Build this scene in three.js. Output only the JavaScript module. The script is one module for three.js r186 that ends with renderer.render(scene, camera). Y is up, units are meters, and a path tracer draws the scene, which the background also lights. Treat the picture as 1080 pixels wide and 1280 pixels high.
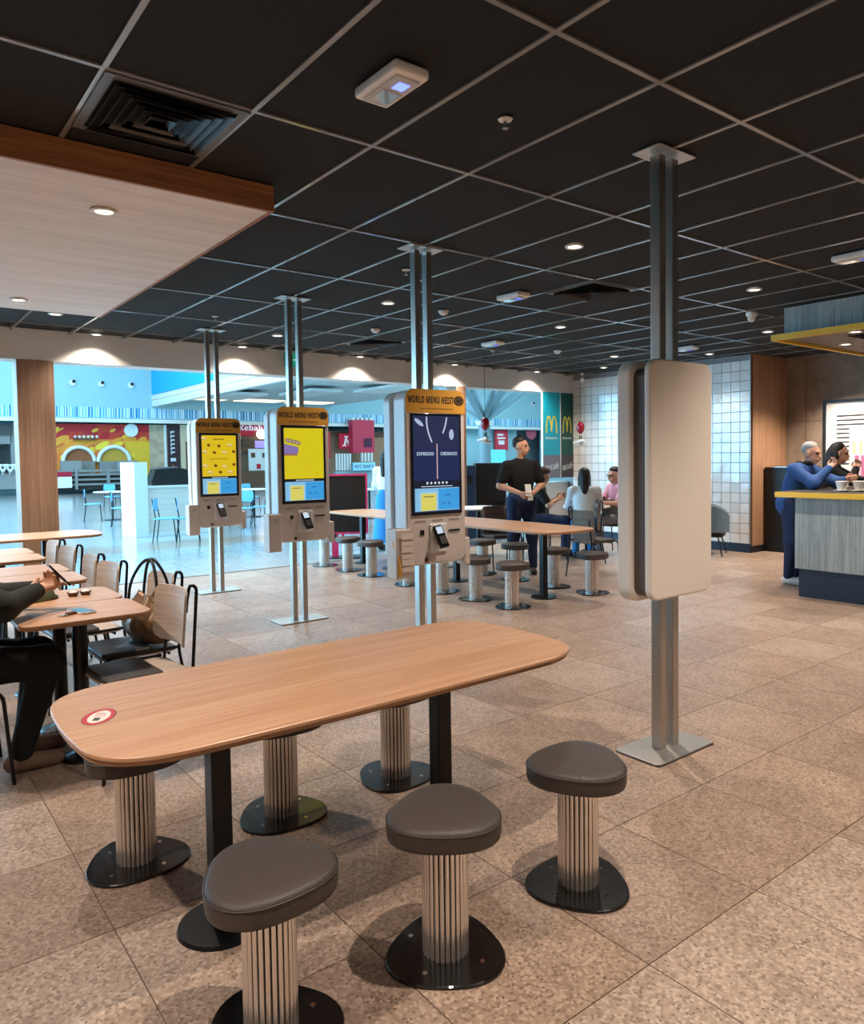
import * as THREE from 'three';
import { RoundedBoxGeometry } from 'three/addons/geometries/RoundedBoxGeometry.js';
import { mergeGeometries, mergeVertices } from 'three/addons/utils/BufferGeometryUtils.js';
import { MarchingCubes } from 'three/addons/objects/MarchingCubes.js';
import { RectAreaLightUniformsLib } from 'three/addons/lights/RectAreaLightUniformsLib.js';

// ---------------------------------------------------------------- camera, exposure, large lights
const scene = new THREE.Scene();
scene.background = new THREE.Color(0x05070a);
const EYE = 1.506, CEIL = 3.003, FOCAL = 935.6, PCX = 559.9, PCY = 611.25;
const camera = new THREE.PerspectiveCamera(2 * Math.atan(640 / FOCAL) * 180 / Math.PI, 1080 / 1280, 0.05, 200);
camera.position.set(0, EYE, 0);
camera.rotation.set(-0.0417, -0.6662, -0.0136, 'YXZ');
camera.setViewOffset(1080, 1280, 540 - PCX, 640 - PCY, 1080, 1280);
camera.updateMatrixWorld(true);
const renderer = new THREE.WebGLRenderer();
renderer.toneMapping = THREE.LinearToneMapping;
renderer.toneMappingExposure = 1.0;
renderer.shadowMap.enabled = true;
RectAreaLightUniformsLib.init();

const MALL_COLOR = new THREE.Color(0.26, 0.72, 1.0), WARM = new THREE.Color(1.0, 0.86, 0.74);
const MALL_POWER = 0.5, ADDED_WINDOW_POWER = 12.5, SPOT_POWER = 18;
// unseen skylights, added to light the mall hall: [x, y, z, width along x, length along z]
const ADDED_SKYLIGHTS = [[4, 8.9, -17, 9, 9, 1.2], [4, 8.9, -31, 9, 12, 1], [19, 8.9, -15, 12, 7, 4], [32, 8.9, -24, 12, 20, 5]];
for (const [x, y, z, w, l, p] of ADDED_SKYLIGHTS) {
  const a = new THREE.RectAreaLight(MALL_COLOR, MALL_POWER * p, w, l);
  a.position.set(x, y - 0.03, z); a.rotation.x = -Math.PI / 2; a.name = 'added_skylight_light';
  scene.add(a);
}

// unseen glazed front, added to send cool light inward (x = -5, facing into the hall)
const ADDED_GLAZING = { x: -4.9, y: 3.7, z: -20, w: 18, h: 6.6 };
{
  const a = new THREE.RectAreaLight(new THREE.Color(0.22, 0.64, 1.0), ADDED_WINDOW_POWER, ADDED_GLAZING.w, ADDED_GLAZING.h);
  a.position.set(ADDED_GLAZING.x + 0.06, ADDED_GLAZING.y, ADDED_GLAZING.z); a.rotation.y = -Math.PI / 2; a.name = 'daylight'; scene.add(a);
}

// ---------------------------------------------------------------- pixel helpers (pixel gives a direction, a plane gives the distance)
const camQ = camera.quaternion;
function ray(x, y) { return new THREE.Vector3((x - PCX) / FOCAL, -(y - PCY) / FOCAL, -1).applyQuaternion(camQ); }
function pxZ(x, y, z) { const d = ray(x, y); return new THREE.Vector3(0, EYE, 0).addScaledVector(d, z / d.z); }
function toPx(x, y, z) { const v = new THREE.Vector3(x, y - EYE, z).applyQuaternion(camQ.clone().invert()); return v.z > -0.05 ? null : [PCX - FOCAL * v.x / v.z, PCY + FOCAL * v.y / v.z]; }

// ---------------------------------------------------------------- helpers
let seed = 7;
const rnd = () => { seed = (seed * 1664525 + 1013904223) >>> 0; return seed / 4294967296; };
const names = {};
function numbered(n) { if (!(n in names)) { names[n] = 0; return n; } names[n]++; return n + '_' + String(names[n]).padStart(3, '0'); }
function flat(g) { return g.index ? g.toNonIndexed() : g; }
function uvm(g, vert = false) {           // uv in metres from the dominant normal; grain along u
  g = flat(g);
  const p = g.attributes.position, uv = new Float32Array(p.count * 2);
  const a = new THREE.Vector3(), b = new THREE.Vector3(), c = new THREE.Vector3();
  for (let i = 0; i < p.count; i += 3) {
    a.fromBufferAttribute(p, i); b.fromBufferAttribute(p, i + 1); c.fromBufferAttribute(p, i + 2);
    const n = b.clone().sub(a).cross(c.clone().sub(a)); const ax = Math.abs(n.x), ay = Math.abs(n.y), az = Math.abs(n.z);
    for (const [k, v] of [[0, a], [1, b], [2, c]]) {
      let u, w;
      if (ay >= ax && ay >= az) { u = v.x; w = v.z; } else if (ax >= az) { u = v.z; w = v.y; } else { u = v.x; w = v.y; }
      if (vert) [u, w] = [w, u];
      uv[(i + k) * 2] = u; uv[(i + k) * 2 + 1] = w;
    }
  }
  g.setAttribute('uv', new THREE.BufferAttribute(uv, 2));
  return g;
}
function merge(list) {
  const l = list.map(flat).map(g => { const o = new THREE.BufferGeometry(); for (const k of ['position', 'normal', 'uv']) { if (g.attributes[k]) o.setAttribute(k, g.attributes[k]); } if (!o.attributes.uv) o.setAttribute('uv', new THREE.BufferAttribute(new Float32Array(o.attributes.position.count * 2), 2)); return o; });
  return l.length === 1 ? l[0] : mergeGeometries(l, false);
}
const box = (w, h, d, x = 0, y = 0, z = 0) => new THREE.BoxGeometry(w, h, d).translate(x, y, z);
const box2 = (x0, x1, y0, y1, z0, z1) => box(x1 - x0, y1 - y0, z1 - z0, (x0 + x1) / 2, (y0 + y1) / 2, (z0 + z1) / 2);
const rbox = (w, h, d, r = 0.01, x = 0, y = 0, z = 0, s = 2) => new RoundedBoxGeometry(w, h, d, s, r).translate(x, y, z);
const cyl = (r0, r1, h, x = 0, y = 0, z = 0, n = 20) => new THREE.CylinderGeometry(r0, r1, h, n).translate(x, y, z);
const sph = (r, x = 0, y = 0, z = 0, n = 16) => new THREE.SphereGeometry(r, n, Math.ceil(n * 0.7)).translate(x, y, z);
const V = (x, y, z) => new THREE.Vector3(x, y, z);
function tube(pts, r, seg = 24, rs = 8, closed = false) { return new THREE.TubeGeometry(new THREE.CatmullRomCurve3(pts.map(p => V(...p)), closed, 'centripetal'), seg, r, rs, closed); }
function bar(a, b, r, n = 8) { const A = V(...a), B = V(...b), d = B.clone().sub(A); const g = new THREE.CylinderGeometry(r, r, d.length(), n); g.applyQuaternion(new THREE.Quaternion().setFromUnitVectors(V(0, 1, 0), d.clone().normalize())); const m = A.add(B).multiplyScalar(0.5); return g.translate(m.x, m.y, m.z); }
function polytube(pts, r, round = 0.03, seg = 40, rs = 8) {          // tube through corners with rounded bends
  const path = new THREE.CurvePath(), P = pts.map(p => V(...p)); let prev = P[0];
  for (let i = 1; i < P.length; i++) {
    if (i < P.length - 1) {
      const d0 = P[i].clone().sub(P[i - 1]).normalize(), d1 = P[i + 1].clone().sub(P[i]).normalize();
      const q = Math.min(round, P[i].distanceTo(P[i - 1]) * 0.49, P[i].distanceTo(P[i + 1]) * 0.49);
      const a = P[i].clone().addScaledVector(d0, -q), b = P[i].clone().addScaledVector(d1, q);
      if (prev.distanceTo(a) > 1e-5) path.add(new THREE.LineCurve3(prev, a));
      path.add(new THREE.QuadraticBezierCurve3(a, P[i], b)); prev = b;
    } else path.add(new THREE.LineCurve3(prev, P[i]));
  }
  return new THREE.TubeGeometry(path, seg, r, rs, false);
}
function lathe(pts, n = 28) { return new THREE.LatheGeometry(pts.map(p => new THREE.Vector2(...p)), n); }
function rrect(w, h, r, x = 0, y = 0) {
  const s = new THREE.Shape(), a = x - w / 2, b = x + w / 2, c = y - h / 2, d = y + h / 2;
  s.moveTo(a + r, c); s.lineTo(b - r, c); s.absarc(b - r, c + r, r, -Math.PI / 2, 0); s.lineTo(b, d - r); s.absarc(b - r, d - r, r, 0, Math.PI / 2);
  s.lineTo(a + r, d); s.absarc(a + r, d - r, r, Math.PI / 2, Math.PI); s.lineTo(a, c + r); s.absarc(a + r, c + r, r, Math.PI, Math.PI * 1.5); return s;
}
function extr(shape, depth, bevel = 0, seg = 2, curve = 10) { return new THREE.ExtrudeGeometry(shape, { depth: depth - 2 * bevel, bevelEnabled: bevel > 0, bevelThickness: bevel, bevelSize: bevel, bevelOffset: -bevel, bevelSegments: seg, curveSegments: curve }).translate(0, 0, bevel); }
function mesh(name, g, m, parent) {
  const o = new THREE.Mesh(Array.isArray(g) ? merge(g) : g, m); o.name = name; o.castShadow = o.receiveShadow = true; if (parent) parent.add(o); return o;
}
function part(parent, name, g, m, label) { const o = mesh(name, g, m, parent); if (label) o.userData.label = label; return o; }
function thing(name, label, category, [x, y, z] = [0, 0, 0], turn = 0, group) {
  const o = new THREE.Group(); o.name = numbered(name); scene.add(o); o.position.set(x, y, z); o.rotation.y = turn;
  o.userData = { label, category }; if (group) o.userData.group = group; return o;
}
function solo(name, g, m, label, category, group) { const o = mesh(numbered(name), g, m, scene); o.userData = { label, category }; if (group) o.userData.group = group; return o; }
function struct(name, g, m, label) { const o = mesh(name, g, m, scene); o.userData = { kind: 'structure' }; if (label) { o.userData.label = label; } return o; }
function dup(root, [x, y, z], turn, label, group) {
  const r = root.clone(); r.name = numbered(root.name.replace(/_\d{3}$/, '')); scene.add(r); r.position.set(x, y, z); r.rotation.y = turn;
  r.userData = { ...root.userData }; if (label) r.userData.label = label; if (group) r.userData.group = group; return r;
}
// ---------------------------------------------------------------- noise and textures
function hash(x, y, s) { let h = Math.imul(x, 374761393) ^ Math.imul(y, 668265263) ^ Math.imul(s, 2246822519); h = Math.imul(h ^ (h >>> 13), 1274126177); h ^= h >>> 16; return (h >>> 0) / 4294967296; }
function vnoise(x, y, px, py, s) {         // periodic value noise
  const xi = Math.floor(x), yi = Math.floor(y), fx = x - xi, fy = y - yi, u = fx * fx * (3 - 2 * fx), v = fy * fy * (3 - 2 * fy);
  const m = (a, n) => ((a % n) + n) % n, h = (a, b) => hash(m(a, px), m(b, py), s);
  return (h(xi, yi) * (1 - u) + h(xi + 1, yi) * u) * (1 - v) + (h(xi, yi + 1) * (1 - u) + h(xi + 1, yi + 1) * u) * v;
}
function dataTex(w, h, sx, sy, fn, srgb = true) {
  const d = new Uint8Array(w * h * 4);
  for (let j = 0; j < h; j++) for (let i = 0; i < w; i++) { const c = fn(i / w, j / h), k = (j * w + i) * 4; for (let q = 0; q < 3; q++) d[k + q] = Math.max(0, Math.min(255, Math.round(c[q]))); d[k + 3] = 255; }
  const t = new THREE.DataTexture(d, w, h, THREE.RGBAFormat); t.wrapS = t.wrapT = THREE.RepeatWrapping; t.magFilter = THREE.LinearFilter; t.minFilter = THREE.LinearMipmapLinearFilter; t.generateMipmaps = true;
  t.repeat.set(1 / sx, 1 / sy); if (srgb) t.colorSpace = THREE.SRGBColorSpace; t.needsUpdate = true; return t;
}
const mix = (a, b, t) => a.map((v, i) => v + (b[i] - v) * t);
function woodTex(a, b, s, sx = 1.6, sy = 0.8, ny = 90, contrast = 1) {
  return dataTex(512, 512, sx, sy, (u, v) => {
    const w = vnoise(u * 3, v * 6, 3, 6, s + 5) * 0.35;
    const n = 0.42 * vnoise(u * 4, v * ny + w, 4, ny, s) + 0.3 * vnoise(u * 3, v * ny * 0.25 + w * 2, 3, Math.round(ny * 0.25), s + 1) + 0.28 * vnoise(u * 24, v * ny * 2, 24, ny * 2, s + 2);
    return mix(a, b, Math.max(0, Math.min(1, 0.5 + (n - 0.5) * 1.9 * contrast)));
  });
}
function canvasTex(w, h, draw) {
  const c = document.createElement('canvas'); c.width = w; c.height = h; const g = c.getContext('2d'); draw(g, w, h);
  const t = new THREE.CanvasTexture(c); t.colorSpace = THREE.SRGBColorSpace; t.magFilter = THREE.LinearFilter; return t;
}
const S = (o) => new THREE.MeshStandardMaterial(o);
const PH = (o) => new THREE.MeshPhysicalMaterial(o);
function plane(w, h, x, y, z) { return new THREE.PlaneGeometry(w, h).translate(x, y, z); }
// ---------------------------------------------------------------- materials
const terrazzo = (() => {
  const N = 1024, n = 128, cells = [];
  for (let j = 0; j < n; j++) for (let i = 0; i < n; i++) cells.push([i + hash(i, j, 11), j + hash(i, j, 12), hash(i, j, 13), hash(i, j, 14)]);
  return dataTex(N, N, 1.2, 1.2, (u, v) => {
    const x = u * n, y = v * n, xi = Math.floor(x), yi = Math.floor(y); let best = 9, c = 0, e = 0;
    for (let b = -1; b <= 1; b++) for (let a = -1; a <= 1; a++) {
      const I = (xi + a + n) % n, J = (yi + b + n) % n, q = cells[J * n + I]; let dx = Math.abs(q[0] - x), dy = Math.abs(q[1] - y); if (dx > n / 2) dx = n - dx; if (dy > n / 2) dy = n - dy;
      const d = dx * dx + dy * dy; if (d < best) { best = d; c = q[2]; e = q[3]; }
    }
    const big = vnoise(u * 9, v * 9, 9, 9, 21), fine = hash(Math.floor(u * N), Math.floor(v * N), 3);
    let col = c < 0.12 ? [132, 113, 98] : c < 0.42 ? [153, 133, 117] : c < 0.8 ? [167, 146, 129] : [184, 164, 147];
    if (e > 0.985 && best < 0.12) col = [84, 66, 54];
    const k = (big - 0.5) * 16 + (fine - 0.5) * 12; return col.map(q => q + k);
  });
})();
const terrazzoRough = dataTex(512, 512, 1.2, 1.2, (u, v) => { const n = 110 + 40 * vnoise(u * 40, v * 40, 40, 40, 5) + 20 * hash(Math.floor(u * 512), Math.floor(v * 512), 8); return [n, n, n]; }, false);
const M = {};
M.floor = [0xffffff, 0xf3ede8, 0xe9e4e2].map(c => S({ color: c, map: terrazzo, roughnessMap: terrazzoRough, roughness: 0.68, bumpMap: terrazzoRough, bumpScale: 0.0008 }));
M.grout = S({ color: 0x6f5f54, roughness: 0.95 });
M.ceilTile = [0x212120, 0x1e1e1d].map(c => S({ color: c, roughness: 0.95, map: dataTex(512, 512, 0.6, 0.6, (u, v) => { const n = 170 + 85 * hash(Math.floor(u * 256), Math.floor(v * 256), 33); return [n, n, n]; }), bumpMap: dataTex(512, 512, 0.6, 0.6, (u, v) => { const n = 120 + 90 * hash(Math.floor(u * 512), Math.floor(v * 512), 31) + 40 * vnoise(u * 60, v * 60, 60, 60, 2); return [n, n, n]; }, false), bumpScale: 0.0015 }));
M.ceilSlab = S({ color: 0x161514, roughness: 1 });
M.gridBar = PH({ color: 0x7b7874, roughness: 0.4, clearcoat: 1, clearcoatRoughness: 0.12 });
const oakA = [208, 164, 128], oakB = [184, 135, 99];
M.oak = PH({ map: woodTex(oakA, oakB, 41, 1.9, 0.8, 80), roughness: 0.42, clearcoat: 0.25, clearcoatRoughness: 0.35 });
M.oakEdge = S({ map: woodTex([190, 146, 106], [150, 108, 74], 42, 1, 0.3, 40), roughness: 0.55 });
M.paleOak = S({ map: woodTex([234, 222, 212], [218, 203, 191], 43, 2.4, 1.4, 110), roughness: 0.6 });
M.warmOak = S({ map: woodTex([176, 118, 74], [140, 88, 52], 44, 1.8, 0.8, 100), roughness: 0.6 });
M.panelOak = S({ map: woodTex([178, 138, 104], [148, 110, 80], 45, 2.6, 0.9, 90), roughness: 0.6 });
M.pilaster = S({ map: woodTex([168, 134, 108], [138, 107, 85], 46, 2.6, 0.9, 90), roughness: 0.6 });
M.greyOak = S({ map: woodTex([172, 180, 178], [138, 146, 145], 47, 1.6, 0.8, 70, 1.2), roughness: 0.65 });
M.fascia = S({ color: 0xdedad4, roughness: 0.85 });
M.plaster = S({ map: dataTex(512, 512, 1.5, 1.5, (u, v) => { const n = 0.5 * vnoise(u * 12, v * 12, 12, 12, 51) + 0.3 * vnoise(u * 60, v * 50, 60, 50, 52) + 0.2 * hash(Math.floor(u * 512), Math.floor(v * 512), 53); return mix([118, 100, 84], [156, 138, 120], n); }), roughness: 0.9 });
M.whiteWall = S({ color: 0xd8d2ca, roughness: 0.85 });
M.gloss = [0xf0f0ed, 0xeaebe8, 0xf4f4f1].map((c, i) => PH({ color: c, roughness: 0.12 + 0.04 * i, clearcoat: 0.6, clearcoatRoughness: 0.08, bumpMap: dataTex(128, 128, 0.31, 0.31, (u, v) => { const n = 255 * vnoise(u * 4 + i, v * 4, 4, 4, 60 + i); return [n, n, n]; }, false), bumpScale: 0.006 }));
M.tileGrout = S({ color: 0x8f9296, roughness: 0.9 });
M.navy = S({ color: 0x1c2d42, roughness: 0.5 });
M.yellow = S({ color: 0xf0c23c, roughness: 0.45 });
M.steel = S({ color: 0xb9b4ad, metalness: 1, roughness: 0.32, bumpMap: dataTex(256, 256, 0.2, 0.2, (u, v) => { const n = 120 + 60 * hash(Math.floor(u * 256), 0, 71) + 20 * hash(Math.floor(u * 256), Math.floor(v * 8), 72); return [n, n, n]; }, false), bumpScale: 0.0002 });
M.polish = S({ color: 0xe4dcd4, metalness: 1, roughness: 0.08 });
M.ribMetal = S({ color: 0xece4dc, metalness: 0.8, roughness: 0.24 });
M.plateSteel = S({ color: 0xbab6b0, metalness: 0.85, roughness: 0.42 });
M.black = S({ color: 0x121212, roughness: 0.45 });
M.blackGloss = PH({ color: 0x0c0c0d, roughness: 0.25, clearcoat: 0.4 });
M.blackSat = S({ color: 0x0f0f10, metalness: 0.3, roughness: 0.35 });
M.grooveShade = S({ color: 0x1d1b1a, roughness: 0.8 });  // dark colour standing in for shade between the stool post ribs
M.leather = S({ color: 0x463d38, roughness: 0.5, bumpMap: dataTex(256, 256, 0.12, 0.12, (u, v) => { const n = 255 * (0.6 * vnoise(u * 50, v * 50, 50, 50, 81) + 0.4 * vnoise(u * 110, v * 110, 110, 110, 82)); return [n, n, n]; }, false), bumpScale: 0.0009 });
M.leather2 = S({ color: 0x3f3a37, roughness: 0.48 });
M.kioskWhite = S({ color: 0xe6dccf, roughness: 0.42 });
M.kioskSide = S({ color: 0xe3e3e2, roughness: 0.38 });
M.kioskGrey = S({ color: 0xd4c8c0, roughness: 0.5 });
M.amber = S({ color: 0xe2a63a, roughness: 0.5 });
M.bezel = PH({ color: 0x0d1016, roughness: 0.2, clearcoat: 0.5 });
M.whitePlastic = S({ color: 0xe9e6e1, roughness: 0.4 });
M.ply = S({ map: woodTex([214, 196, 178], [190, 168, 148], 48, 0.8, 0.5, 60), roughness: 0.55 });
M.plyDark = S({ map: woodTex([128, 112, 98], [104, 90, 78], 49, 0.8, 0.5, 60), roughness: 0.6 });
M.bulb = S({ color: 0xffffff, emissive: new THREE.Color(1, 0.86, 0.68), emissiveIntensity: 9, roughness: 0.6 });
M.trimWhite = S({ color: 0xded9d2, roughness: 0.5 });
M.mallFloor = PH({ map: dataTex(512, 512, 3, 3, (u, v) => { const gx = Math.min((u * 5) % 1, 1 - (u * 5) % 1), gy = Math.min((v * 5) % 1, 1 - (v * 5) % 1); const n = vnoise(u * 20, v * 20, 20, 20, 91); const tn = hash(Math.floor(u * 5), Math.floor(v * 5), 92); const c = mix([160, 166, 168], [178, 183, 184], 0.6 * n + 0.4 * tn); return (gx < 0.012 || gy < 0.012) ? [136, 141, 143] : c; }), roughness: 0.16, clearcoat: 0.3, clearcoatRoughness: 0.1 });
M.mallBand = PH({ color: 0xa58d7c, roughness: 0.18, clearcoat: 0.3, clearcoatRoughness: 0.1 });
M.mallWall = S({ color: 0xa0c3ca, roughness: 0.8 });
M.mallCeil = S({ color: 0xd2d6d6, roughness: 0.85 });
M.skylight = S({ color: 0xffffff, emissive: new THREE.Color(0.72, 0.92, 1), emissiveIntensity: 3 });
M.glass = PH({ color: 0xffffff, transmission: 1, thickness: 0, roughness: 0.02, ior: 1.45 });
M.red = S({ color: 0xc8202c, roughness: 0.5 });
M.skyBlue = S({ color: 0x6fb6dd, roughness: 0.5 });
M.cyanPanel = S({ color: 0x14a9d8, roughness: 0.5 });
M.beige = S({ color: 0xd3bd9e, roughness: 0.7 });
M.brown = S({ color: 0x6b4a34, roughness: 0.7 });
M.stone = S({ color: 0x8d8a86, roughness: 0.85 });
M.porcelain = PH({ color: 0xf4f1ec, roughness: 0.18, clearcoat: 0.5 });
M.paper = S({ color: 0xeceae6, roughness: 0.8 });
M.skinA = S({ color: 0xcf9c80, roughness: 0.6 });
M.skinB = S({ color: 0xd09c84, roughness: 0.6 });
M.hairDark = S({ color: 0x1c1512, roughness: 0.6 });
M.hairBrown = S({ color: 0x4a3026, roughness: 0.65 });
M.hairGrey = S({ color: 0xa5a09a, roughness: 0.65 });
M.eye = S({ color: 0x17100c, roughness: 0.25 });
M.clothBlack = S({ color: 0x0b0b0c, roughness: 0.9 });
M.clothOlive = S({ color: 0x22251f, roughness: 0.9 });
M.denim = S({ color: 0x1c2b4c, roughness: 0.9 });
M.clothBlue = S({ color: 0x274d86, roughness: 0.85 });
M.clothPale = S({ color: 0xcfd6da, roughness: 0.85 });
M.clothWhite = S({ color: 0xeceef0, roughness: 0.85 });
M.clothPink = S({ color: 0xe69aa6, roughness: 0.85 });
M.clothTeal = S({ color: 0x2f86c8, roughness: 0.85 });
M.clothGrey = S({ color: 0x7c7f84, roughness: 0.9 });
M.shoe = S({ color: 0x2a211c, roughness: 0.6 });
M.boot = S({ color: 0x6e5747, roughness: 0.75 });
M.shoeWhite = S({ color: 0xd9d9d9, roughness: 0.6 });
// ---------------------------------------------------------------- restaurant shell
const X0 = -2.5, X1 = 11.65, ZB = 3.5, ZF = -9.64;
const floor = struct('floor', uvm(box2(X0, X1 + 0.2, -0.2, -0.004, -9.78, ZB)), M.grout, 'floor of beige speckled square tiles');
{
  const geos = []; const P = 0.595, g = 0.004;
  for (let k = 0; k < 4; k++) {
    const b = uvm(box(P - g, 0.014, P - g, 0, -0.007, 0)); const uv = b.attributes.uv;
    for (let i = 0; i < uv.count; i++) { let u = uv.getX(i) + (k % 2) * 0.6, w = uv.getY(i) + (k >> 1) * 0.6; if (k === 3) [u, w] = [w, u]; uv.setXY(i, u, w); }
    geos.push(b);
  }
  const list = [];
  for (let i = -5; i <= 19; i++) for (let k = -8; k <= 15; k++) {
    const x = 0.594 + P * (i + 0.5), z = -1.337 - P * (k + 0.5);
    if (x < X0 || x > X1 + 0.1 || z > ZB - 0.2 || z < -9.6) continue;
    let seen = false;
    for (const [a, b] of [[0, 0], [-.3, -.3], [.3, -.3], [-.3, .3], [.3, .3]]) { const p = toPx(x + a, 0, z + b); if (p && p[0] > -40 && p[0] < 1120 && p[1] < 1320 && p[1] > 560) seen = true; }
    list.push({ x, z, d: Math.hypot(x, z) + (seen ? 0 : 100), v: Math.floor(hash(i, k, 5) * 4), m: Math.floor(hash(i, k, 6) * 3) });
  }
  list.sort((a, b) => a.d - b.d);
  const rest = [[], [], []];
  list.forEach((t, n) => {
    if (n < 295 && t.d < 100) { const o = part(floor, 'floor_tile', geos[t.v], M.floor[t.m]); o.position.set(t.x, 0, t.z); }
    else rest[t.m].push(geos[t.v].clone().translate(t.x, 0, t.z));
  });
  rest.forEach((r, k) => { if (r.length) { const o = part(floor, 'floor_tile', r, M.floor[k]); o.userData.kind = 'stuff'; } });
}
struct('wall_left', box2(X0 - 0.2, X0, -0.2, 3.4, -9.9, ZB + 0.2), M.whiteWall);
struct('wall_back', box2(X0, X1 + 0.2, -0.2, 3.4, ZB, ZB + 0.2), M.whiteWall);
const wallR = struct('wall_right', uvm(box2(X1, X1 + 0.2, -0.2, 3.4, -6.06, ZB)), M.plaster, 'brown grey plaster wall with the framed print');
for (const z of [-5.75, -4.7, -3.6]) part(wallR, 'joint_line', box2(X1 - 0.004, X1 + 0.001, 0, 3, z - 0.004, z + 0.004), M.brown);
for (const y of [0.95, 2.0]) part(wallR, 'joint_line', box2(X1 - 0.004, X1 + 0.001, y - 0.004, y + 0.004, -6.05, ZB), M.brown);
struct('wall_end', uvm(box2(10.645, X1 + 0.2, -0.2, 3.4, -6.36, -6.065), true), M.panelOak, 'vertical grained oak panel beside the tiled wall');
struct('trim_4', box2(10.6, X1, 0, 0.1, -6.065, -6.045), M.black, 'black skirting below the oak panel');
struct('trim_5', box2(10.596, 10.62, 0, CEIL, -6.085, -6.077), M.plateSteel, 'thin metal edge of the tiled wall');
struct('trim_7', box2(10.612, 10.62, 0, CEIL, -6.36, -6.085), M.tileGrout, 'backing board of the tiled wall edge');
const wallT = struct('wall_tiled', box2(10.612, X1 + 0.2, -0.2, 3.4, -9.95, -6.36), M.tileGrout, 'wall of glossy white square tiles');
{
  const p = 0.155, g = uvm(rbox(0.014, p - 0.006, p - 0.006, 0.004, 0, 0, 0, 1)); const rest = [];
  for (let r = 0; r < 19; r++) for (let c = 0; c < 23; c++) {
    const y = 0.13 + p * (r + 0.5), z = -6.09 - p * (c + 0.5); if (y > 2.98) continue;
    const q = toPx(10.6, y, z); const m = M.gloss[Math.floor(hash(r, c, 9) * 3)];
    if (q[0] < 774 || q[0] > 880) { const o = part(wallT, 'wall_tile', g, m); o.position.set(10.606, y, z); o.rotation.set(0, (hash(r, c, 1) - .5) * 0.03, (hash(r, c, 2) - .5) * 0.03); }
    else rest.push(g.clone().translate(10.606, y, z));
  }
  part(wallT, 'wall_tile', rest, M.gloss[0]).userData.kind = 'stuff';
  part(wallT, 'skirting', box2(10.59, 10.62, 0, 0.13, -9.64, -6.07), M.navy);
}
struct('trim_1', uvm(box2(X0, 10.612, 2.68, 3.4, ZF - 0.3, ZF)), M.fascia, 'long beige fascia above the open storefront');
struct('trim_2', uvm(box2(1.43, 1.81, 0, 2.68, ZF - 0.3, ZF + 0.005), true), M.pilaster, 'wood clad pillar under the fascia');
struct('trim_3', uvm(box2(7.80, 7.98, 0, 2.68, ZF - 0.3, ZF + 0.005), true), M.pilaster, 'narrow wood clad pillar behind the espresso kiosk');
// ceiling: slab, tiles laid in the grid, grid bars
const ceiling = struct('ceiling', box2(X0 - 0.2, X1 + 0.2, CEIL + 0.03, 3.4, ZF, ZB), M.ceilSlab, 'black ceiling of large tiles in a pale metal grid');
const GX = i => 1.986 + 0.6 * i, GZ = j => -1.877 - 1.2 * j;
{
  const g = uvm(box(0.585, 0.02, 1.185, 0, 0.01, 0));
  for (let i = -8; i < 17; i++) for (let j = -5; j < 7; j++) {
    const x = GX(i) + 0.3, z = GZ(j) - 0.6; if (x - 0.3 < X0 || x > X1 - 0.05 || z > ZB - 0.3) continue;
    if (z + 0.6 > ZB + 0.3) continue;
    const w0 = Math.max(z - 0.6, ZF); if (z < ZF) continue;
    const o = part(ceiling, 'ceiling_tile', g, M.ceilTile[(i + j) & 1]); o.position.set(x, CEIL + 0.005, z);
    if (z - 0.6 < ZF) { const l = (z + 0.6) - ZF; o.scale.z = l / 1.2; o.position.z = ZF + l / 2; }
    if (x + 0.3 > X1) { const l = X1 - (x - 0.3); o.scale.x = l / 0.6; o.position.x = x - 0.3 + l / 2; }
  }
  for (let i = -7; i <= 16; i++) part(ceiling, 'grid_bar', box2(GX(i) - 0.011, GX(i) + 0.011, CEIL - 0.003, CEIL + 0.03, ZF, ZB), M.gridBar);
  for (let j = -4; j <= 6; j++) part(ceiling, 'grid_bar', box2(X0, X1, CEIL - 0.0035, CEIL + 0.028, GZ(j) - 0.011, GZ(j) + 0.011), M.gridBar);
}
// dropped wood canopy over the small tables
{
  const t = struct('trim_6', uvm(box2(X0, 1.818, 2.867, CEIL - 0.004, -7.56, -3.86)), M.paleOak, 'dropped canopy with pale wood underside over the small tables');
  part(t, 'front_board', uvm(box2(X0, 1.836, 2.862, CEIL - 0.004, -3.86, -3.838)), M.warmOak, 'warm brown wood edge board');
  part(t, 'side_board', uvm(box2(1.818, 1.836, 2.862, CEIL - 0.004, -7.56, -3.86)), M.warmOak);
}
// ---------------------------------------------------------------- mall hall beyond the storefront
const MZ = -40, MX0 = -5, MX1 = 50, MH = 9.0;
struct('floor_mall', uvm(box2(MX0, MX1, -0.2, -0.001, -13.1, -9.78)), M.mallFloor, 'polished pale hall floor before the storefront');
struct('floor_band', box2(MX0, MX1, -0.2, -0.001, -14.3, -13.1), M.mallBand, 'brown stone band across the hall floor');
struct('floor_hall', uvm(box2(MX0, MX1, -0.2, -0.001, MZ - 3, -14.3)), M.mallFloor, 'polished pale hall floor under the food court seating');
struct('wall_hall_left', box2(MX0 - 0.3, MX0, -0.2, MH + 0.4, MZ - 3, -9.9), M.mallWall);
struct('wall_hall_right', box2(MX1, MX1 + 0.3, -0.2, MH + 0.4, MZ - 3, -9.9), M.mallWall);
struct('wall_hall_near', box2(MX0, MX1, 3.4, MH + 0.4, -9.9, -9.65), M.mallWall);
struct('wall_hall_side', box2(X1 + 0.2, MX1, -0.2, 3.4, -9.95, -9.7), M.mallWall);
struct('wall_hall_back', box2(MX0, MX1, -0.2, 3.6, MZ - 3.3, MZ - 3), M.mallWall);
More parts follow.
